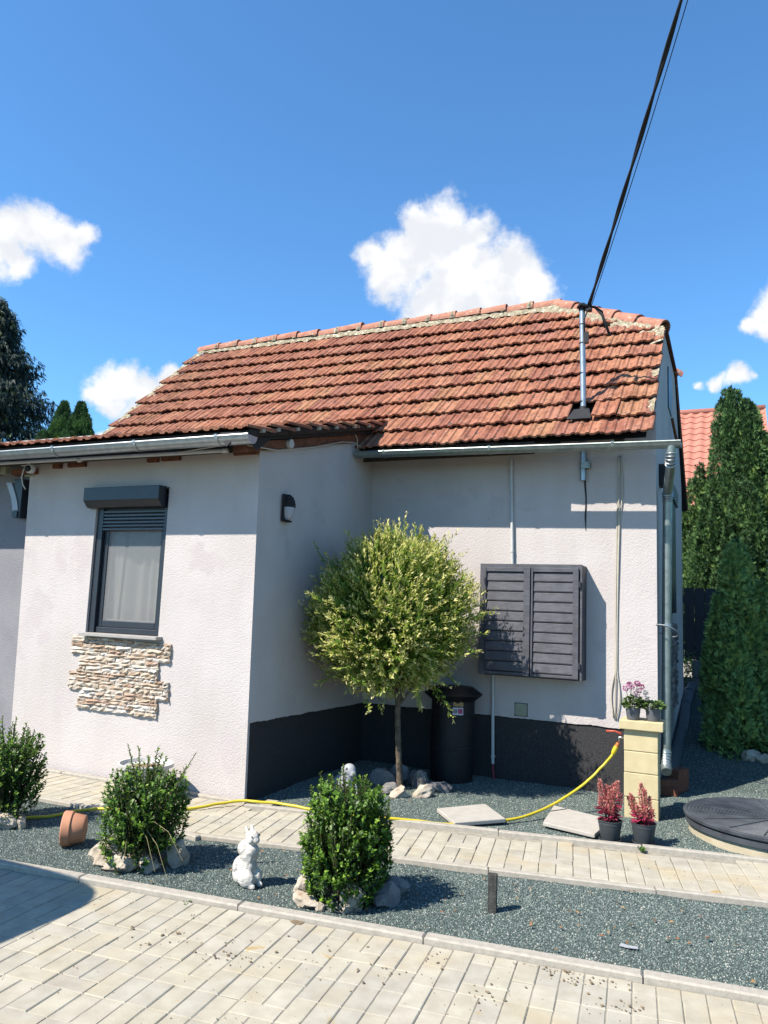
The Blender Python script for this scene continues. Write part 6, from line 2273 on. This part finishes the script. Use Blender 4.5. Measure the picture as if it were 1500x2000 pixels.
bk = lambda p: Vector((p.x, 50.0 - p.y, p.z))
q.add([bk(at2(-6.2, 0, 0)), bk(at2(1.00, 0, 0)), bk(at2(1.00, NL, 0)), bk(at2(-6.2, NL, 0))], [(0, 1, 2, 3)])
nroof = q.build('roof', M['orange_tile'], t)
tw, tl = 0.30, 0.37


def wave_tile():
    q = MB()
    n = 9
    for y, dz in ((0, 0.012), (tl + 0.04, -0.012)):
        for i in range(n):
            u = i / (n - 1)
            q.v.append((tw * u * 1.03, y, dz + 0.022 + 0.024 * math.sin(2 * math.pi * u + 0.6)))
    for i in range(n):
        u = i / (n - 1)
        q.v.append((tw * u * 1.03, 0.003, 0.010 + 0.024 * math.sin(2 * math.pi * u + 0.6)))
    for i in range(n - 1):
        q.f += [(i, i + 1, n + i + 1, n + i), (2 * n + i, 2 * n + i + 1, i + 1, i)]
    me = q.mesh('roof_tile', smooth=True)
    me.set_sharp_from_angle(angle=R(45))
    me.materials.append(M['orange_tile'])
    return me


wt_ = wave_tile()
nst = MB()
cnt = 0
for k in range(int(NL / tl)):
    s = NL - (k + 1) * tl
    for j in range(23):
        x = 1.00 - (j + 1) * tw
        Mx = frame(at2(x, s, 0.0), (1, 0, 0), nu, nn)
        if j < 10 and k < 10:
            piece('roof_tile', wt_, nroof, Mx)
        else:
            nst.add([Mx @ v.co for v in wt_.vertices], [tuple(p.vertices) for p in wt_.polygons])
nst.build('roof_tile', M['orange_tile'], nroof, kind='stuff')
q = MB()
q.tube([(-6.2, 25.0, 8.12), (1.03, 25.0, 8.10)], 0.11, 12)
q.build('ridge', M['orange_tile'], nroof, smooth=True)
q = MB()
q.hexa([at2(1.00, -0.02, -0.10), at2(1.03, -0.02, -0.10), at2(1.03, NL, -0.10), at2(1.00, NL, -0.10), at2(1.00, -0.02, 0.05), at2(1.03, -0.02, 0.05), at2(1.03, NL, 0.05), at2(1.00, NL, 0.05)])
q.build('verge_board', M['orange_tile'], nroof)

# parasol-shaped stand-in for the unseen thing that shades the driveway corner
t = thing('shade_caster', (-5.45, 0.75, 0.0), 'parasol-shaped stand-in for the unseen shade caster left of the picture', 'shade caster')
q = MB()
cx, cy, hw, rc = -5.37, 0.80, 1.05, 0.32
ring = []
for sx, sy, a0 in ((1, 1, 0), (-1, 1, 90), (-1, -1, 180), (1, -1, 270)):
    for k in range(7):
        a = R(a0 + 15 * k)
        ring.append((cx + sx * (hw - rc) + rc * math.cos(a), cy + sy * (hw - rc) + rc * math.sin(a)))
for x, y in ring:
    q.v.append((x, y, 2.30))
for x, y in ring:
    q.v.append((x, y, 2.20))
q.v.append((cx, cy, 2.75))
n = len(ring)
for i in range(n):
    q.f += [(i, (i + 1) % n, 2 * n), (n + i, n + (i + 1) % n, (i + 1) % n, i)]
q.build('shade_canopy', M['shade_canopy'], t)
q = MB()
q.tube([(cx, cy, 0.0), (cx, cy, 2.74)], 0.025, 12)
q.build('pole', M['anthracite'], t, smooth=True)
q = MB()
q.lathe([(0, 0.0), (0.26, 0.0), (0.26, 0.05), (0.05, 0.09), (0.03, 0.25), (0.0, 0.25)], (cx, cy, 0.0), 28)
q.build('base', M['block_grey'], t)
for k in range(8):
    a = R(45 * k)
    rr_ = hw * (1.25 if k % 2 else 0.97)
    q = MB()
    q.tube([(cx, cy, 2.72), (cx + rr_ * math.cos(a), cy + rr_ * math.sin(a), 2.29)], 0.008, 6)
    q.build('rib', M['anthracite'], t)

# ------------------------------------------------------------------ litter: crumbs, dry leaves, weeds
rs = np.random.default_rng(91)
q = MB()


def crumb(x, y, z, r):
    v = [(x + r * a * rs.uniform(.7, 1.3), y + r * b * rs.uniform(.7, 1.3), z + r * c * rs.uniform(.6, 1.1)) for a, b, c in ((1, 0, .4), (0, 1, .4), (-1, 0, .4), (0, -1, .4), (0, 0, 1.0), (0, 0, 0))]
    q.add(v, [(0, 1, 4), (1, 2, 4), (2, 3, 4), (3, 0, 4), (1, 0, 5), (2, 1, 5), (3, 2, 5), (0, 3, 5)])


for _ in range(210):
    x = rs.uniform(-3.6, 0.2)
    y = rs.uniform(2.5, 3.95)
    if y < kerb_y(x) - 0.10:
        crumb(x, y, 0.001, rs.uniform(0.0018, 0.0045))
for cx, cy, sx, sy, n in ((-0.73, 3.78, 0.16, 0.035, 90), (-0.457, 3.577, 0.07, 0.05, 26), (-0.655, 3.72, 0.04, 0.05, 16), (-0.984, 3.407, 0.06, 0.05, 22), (-2.143, 3.14, 0.06, 0.05, 22), (-2.5, 3.187, 0.10, 0.06, 24), (-2.03, 3.144, 0.05, 0.04, 10), (-1.30, 3.62, 0.05, 0.05, 12), (-1.75, 3.35, 0.3, 0.1, 40)):
    for _ in range(n):
        x, y = cx + rs.normal() * sx, cy + rs.normal() * sy
        if y < kerb_y(x) - 0.095:
            crumb(x, y, 0.001, abs(rs.normal()) * 0.004 + 0.0025)
for _ in range(140):
    u, v = rs.uniform(0, 3.7), rs.uniform(0.08, 0.72)
    p = P0 + PU * u + PV * v
    crumb(p.x, p.y, 0.021, rs.uniform(0.002, 0.005))
o = q.build('dirt_crumbs', M['crumb'], None, kind='stuff', recalc=False)
n = 75
X = rs.uniform(-3.3, 0.3, n)
Y = np.array([rs.uniform(kerb_y(x) + 0.08, path_lo(x) - 0.05) for x in X])
fx = np.array([(-2.257, 4.002), (-2.348, 3.902), (-2.264, 4.449), (-1.75, 4.761), (-1.185, 4.706), (-0.549, 6.105), (-0.599, 5.035), (-0.797, 4.869), (-0.907, 4.594), (-1.418, 4.799), (-0.62, 5.02), (-0.57, 5.04), (-2.62, 6.35), (-2.55, 6.33), (-2.7, 6.34)])
X[:len(fx)], Y[:len(fx)] = fx[:, 0], fx[:, 1]
P = np.stack([X, Y, np.full(n, 0.004)], 1)
P[5:len(P) // 2, 2] += 0.002
D = unit(rs.normal(size=(n, 3)) * np.array([1, 1, 0.15]))
me = leaf_mesh('dry_leaves', P, D, unit(rs.normal(size=(n, 3)) * 0.3 + np.array([0, 0, 1])), rs.uniform(0.018, 0.040, n), rs.uniform(0.010, 0.020, n), rs.random(n), 0.3)
o = link_mesh('dry_leaves', me, M['dryleaf'], None)
o['kind'] = 'stuff'
wl = [(-2.702, 3.588, 'weed seedling in the joint close to the front kerb', 10, 0.022), (-2.549, 3.436, 'tiny weed in a paver joint in front of the rabbit', 5, 0.016), (-0.594, 5.85, 'green seedling at the path kerb below the red plants', 16, 0.034)]
for x, y, lab, n, l in wl:
    P = np.array([x, y, 0.0 if y < 5 else 0.022]) + rs.normal(size=(n, 3)) * np.array([0.02, 0.02, 0.0]) * (1 if n < 12 else 0.6)
    me = leaf_mesh('weed', P - np.array([x, y, 0]), unit(rs.normal(size=(n, 3)) * np.array([1, 1, .3]) + np.array([0, 0, .8])), unit(rs.normal(size=(n, 3)) + np.array([0, 0, 1])), np.full(n, l), np.full(n, l * 0.6), rs.uniform(0.2, 0.8, n))
    o = link_mesh('weed', me, M['geranium_leaf'], None)
    o.location = (x, y, 0)
    tag(o, lab, 'weed', 'weeds in the paving')
# a flake of pale film lying on the front gravel, a dark scrap on the paving
q = MB()
q.prism([(-0.54, 4.205, -0.002), (-0.50, 4.195, -0.001), (-0.45, 4.21, -0.002), (-0.455, 4.235, -0.001), (-0.50, 4.23, -0.002), (-0.535, 4.24, -0.001)], (0, 0, 0.002))
o = q.build('plastic_flake', M['cast_grey'], None)
tag(o, 'pale flake of plastic lying on the front gravel', 'litter')
q = MB()
q.prism([(-2.10, 3.635, 0.001), (-2.07, 3.615, 0.001), (-2.03, 3.62, 0.001), (-2.025, 3.655, 0.001), (-2.045, 3.672, 0.001), (-2.075, 3.655, 0.001)], (0, 0, 0.004))
o = q.build('dark_scrap', M['crumb'], None)
tag(o, 'dark brown scrap lying on the paving near the front kerb', 'litter')
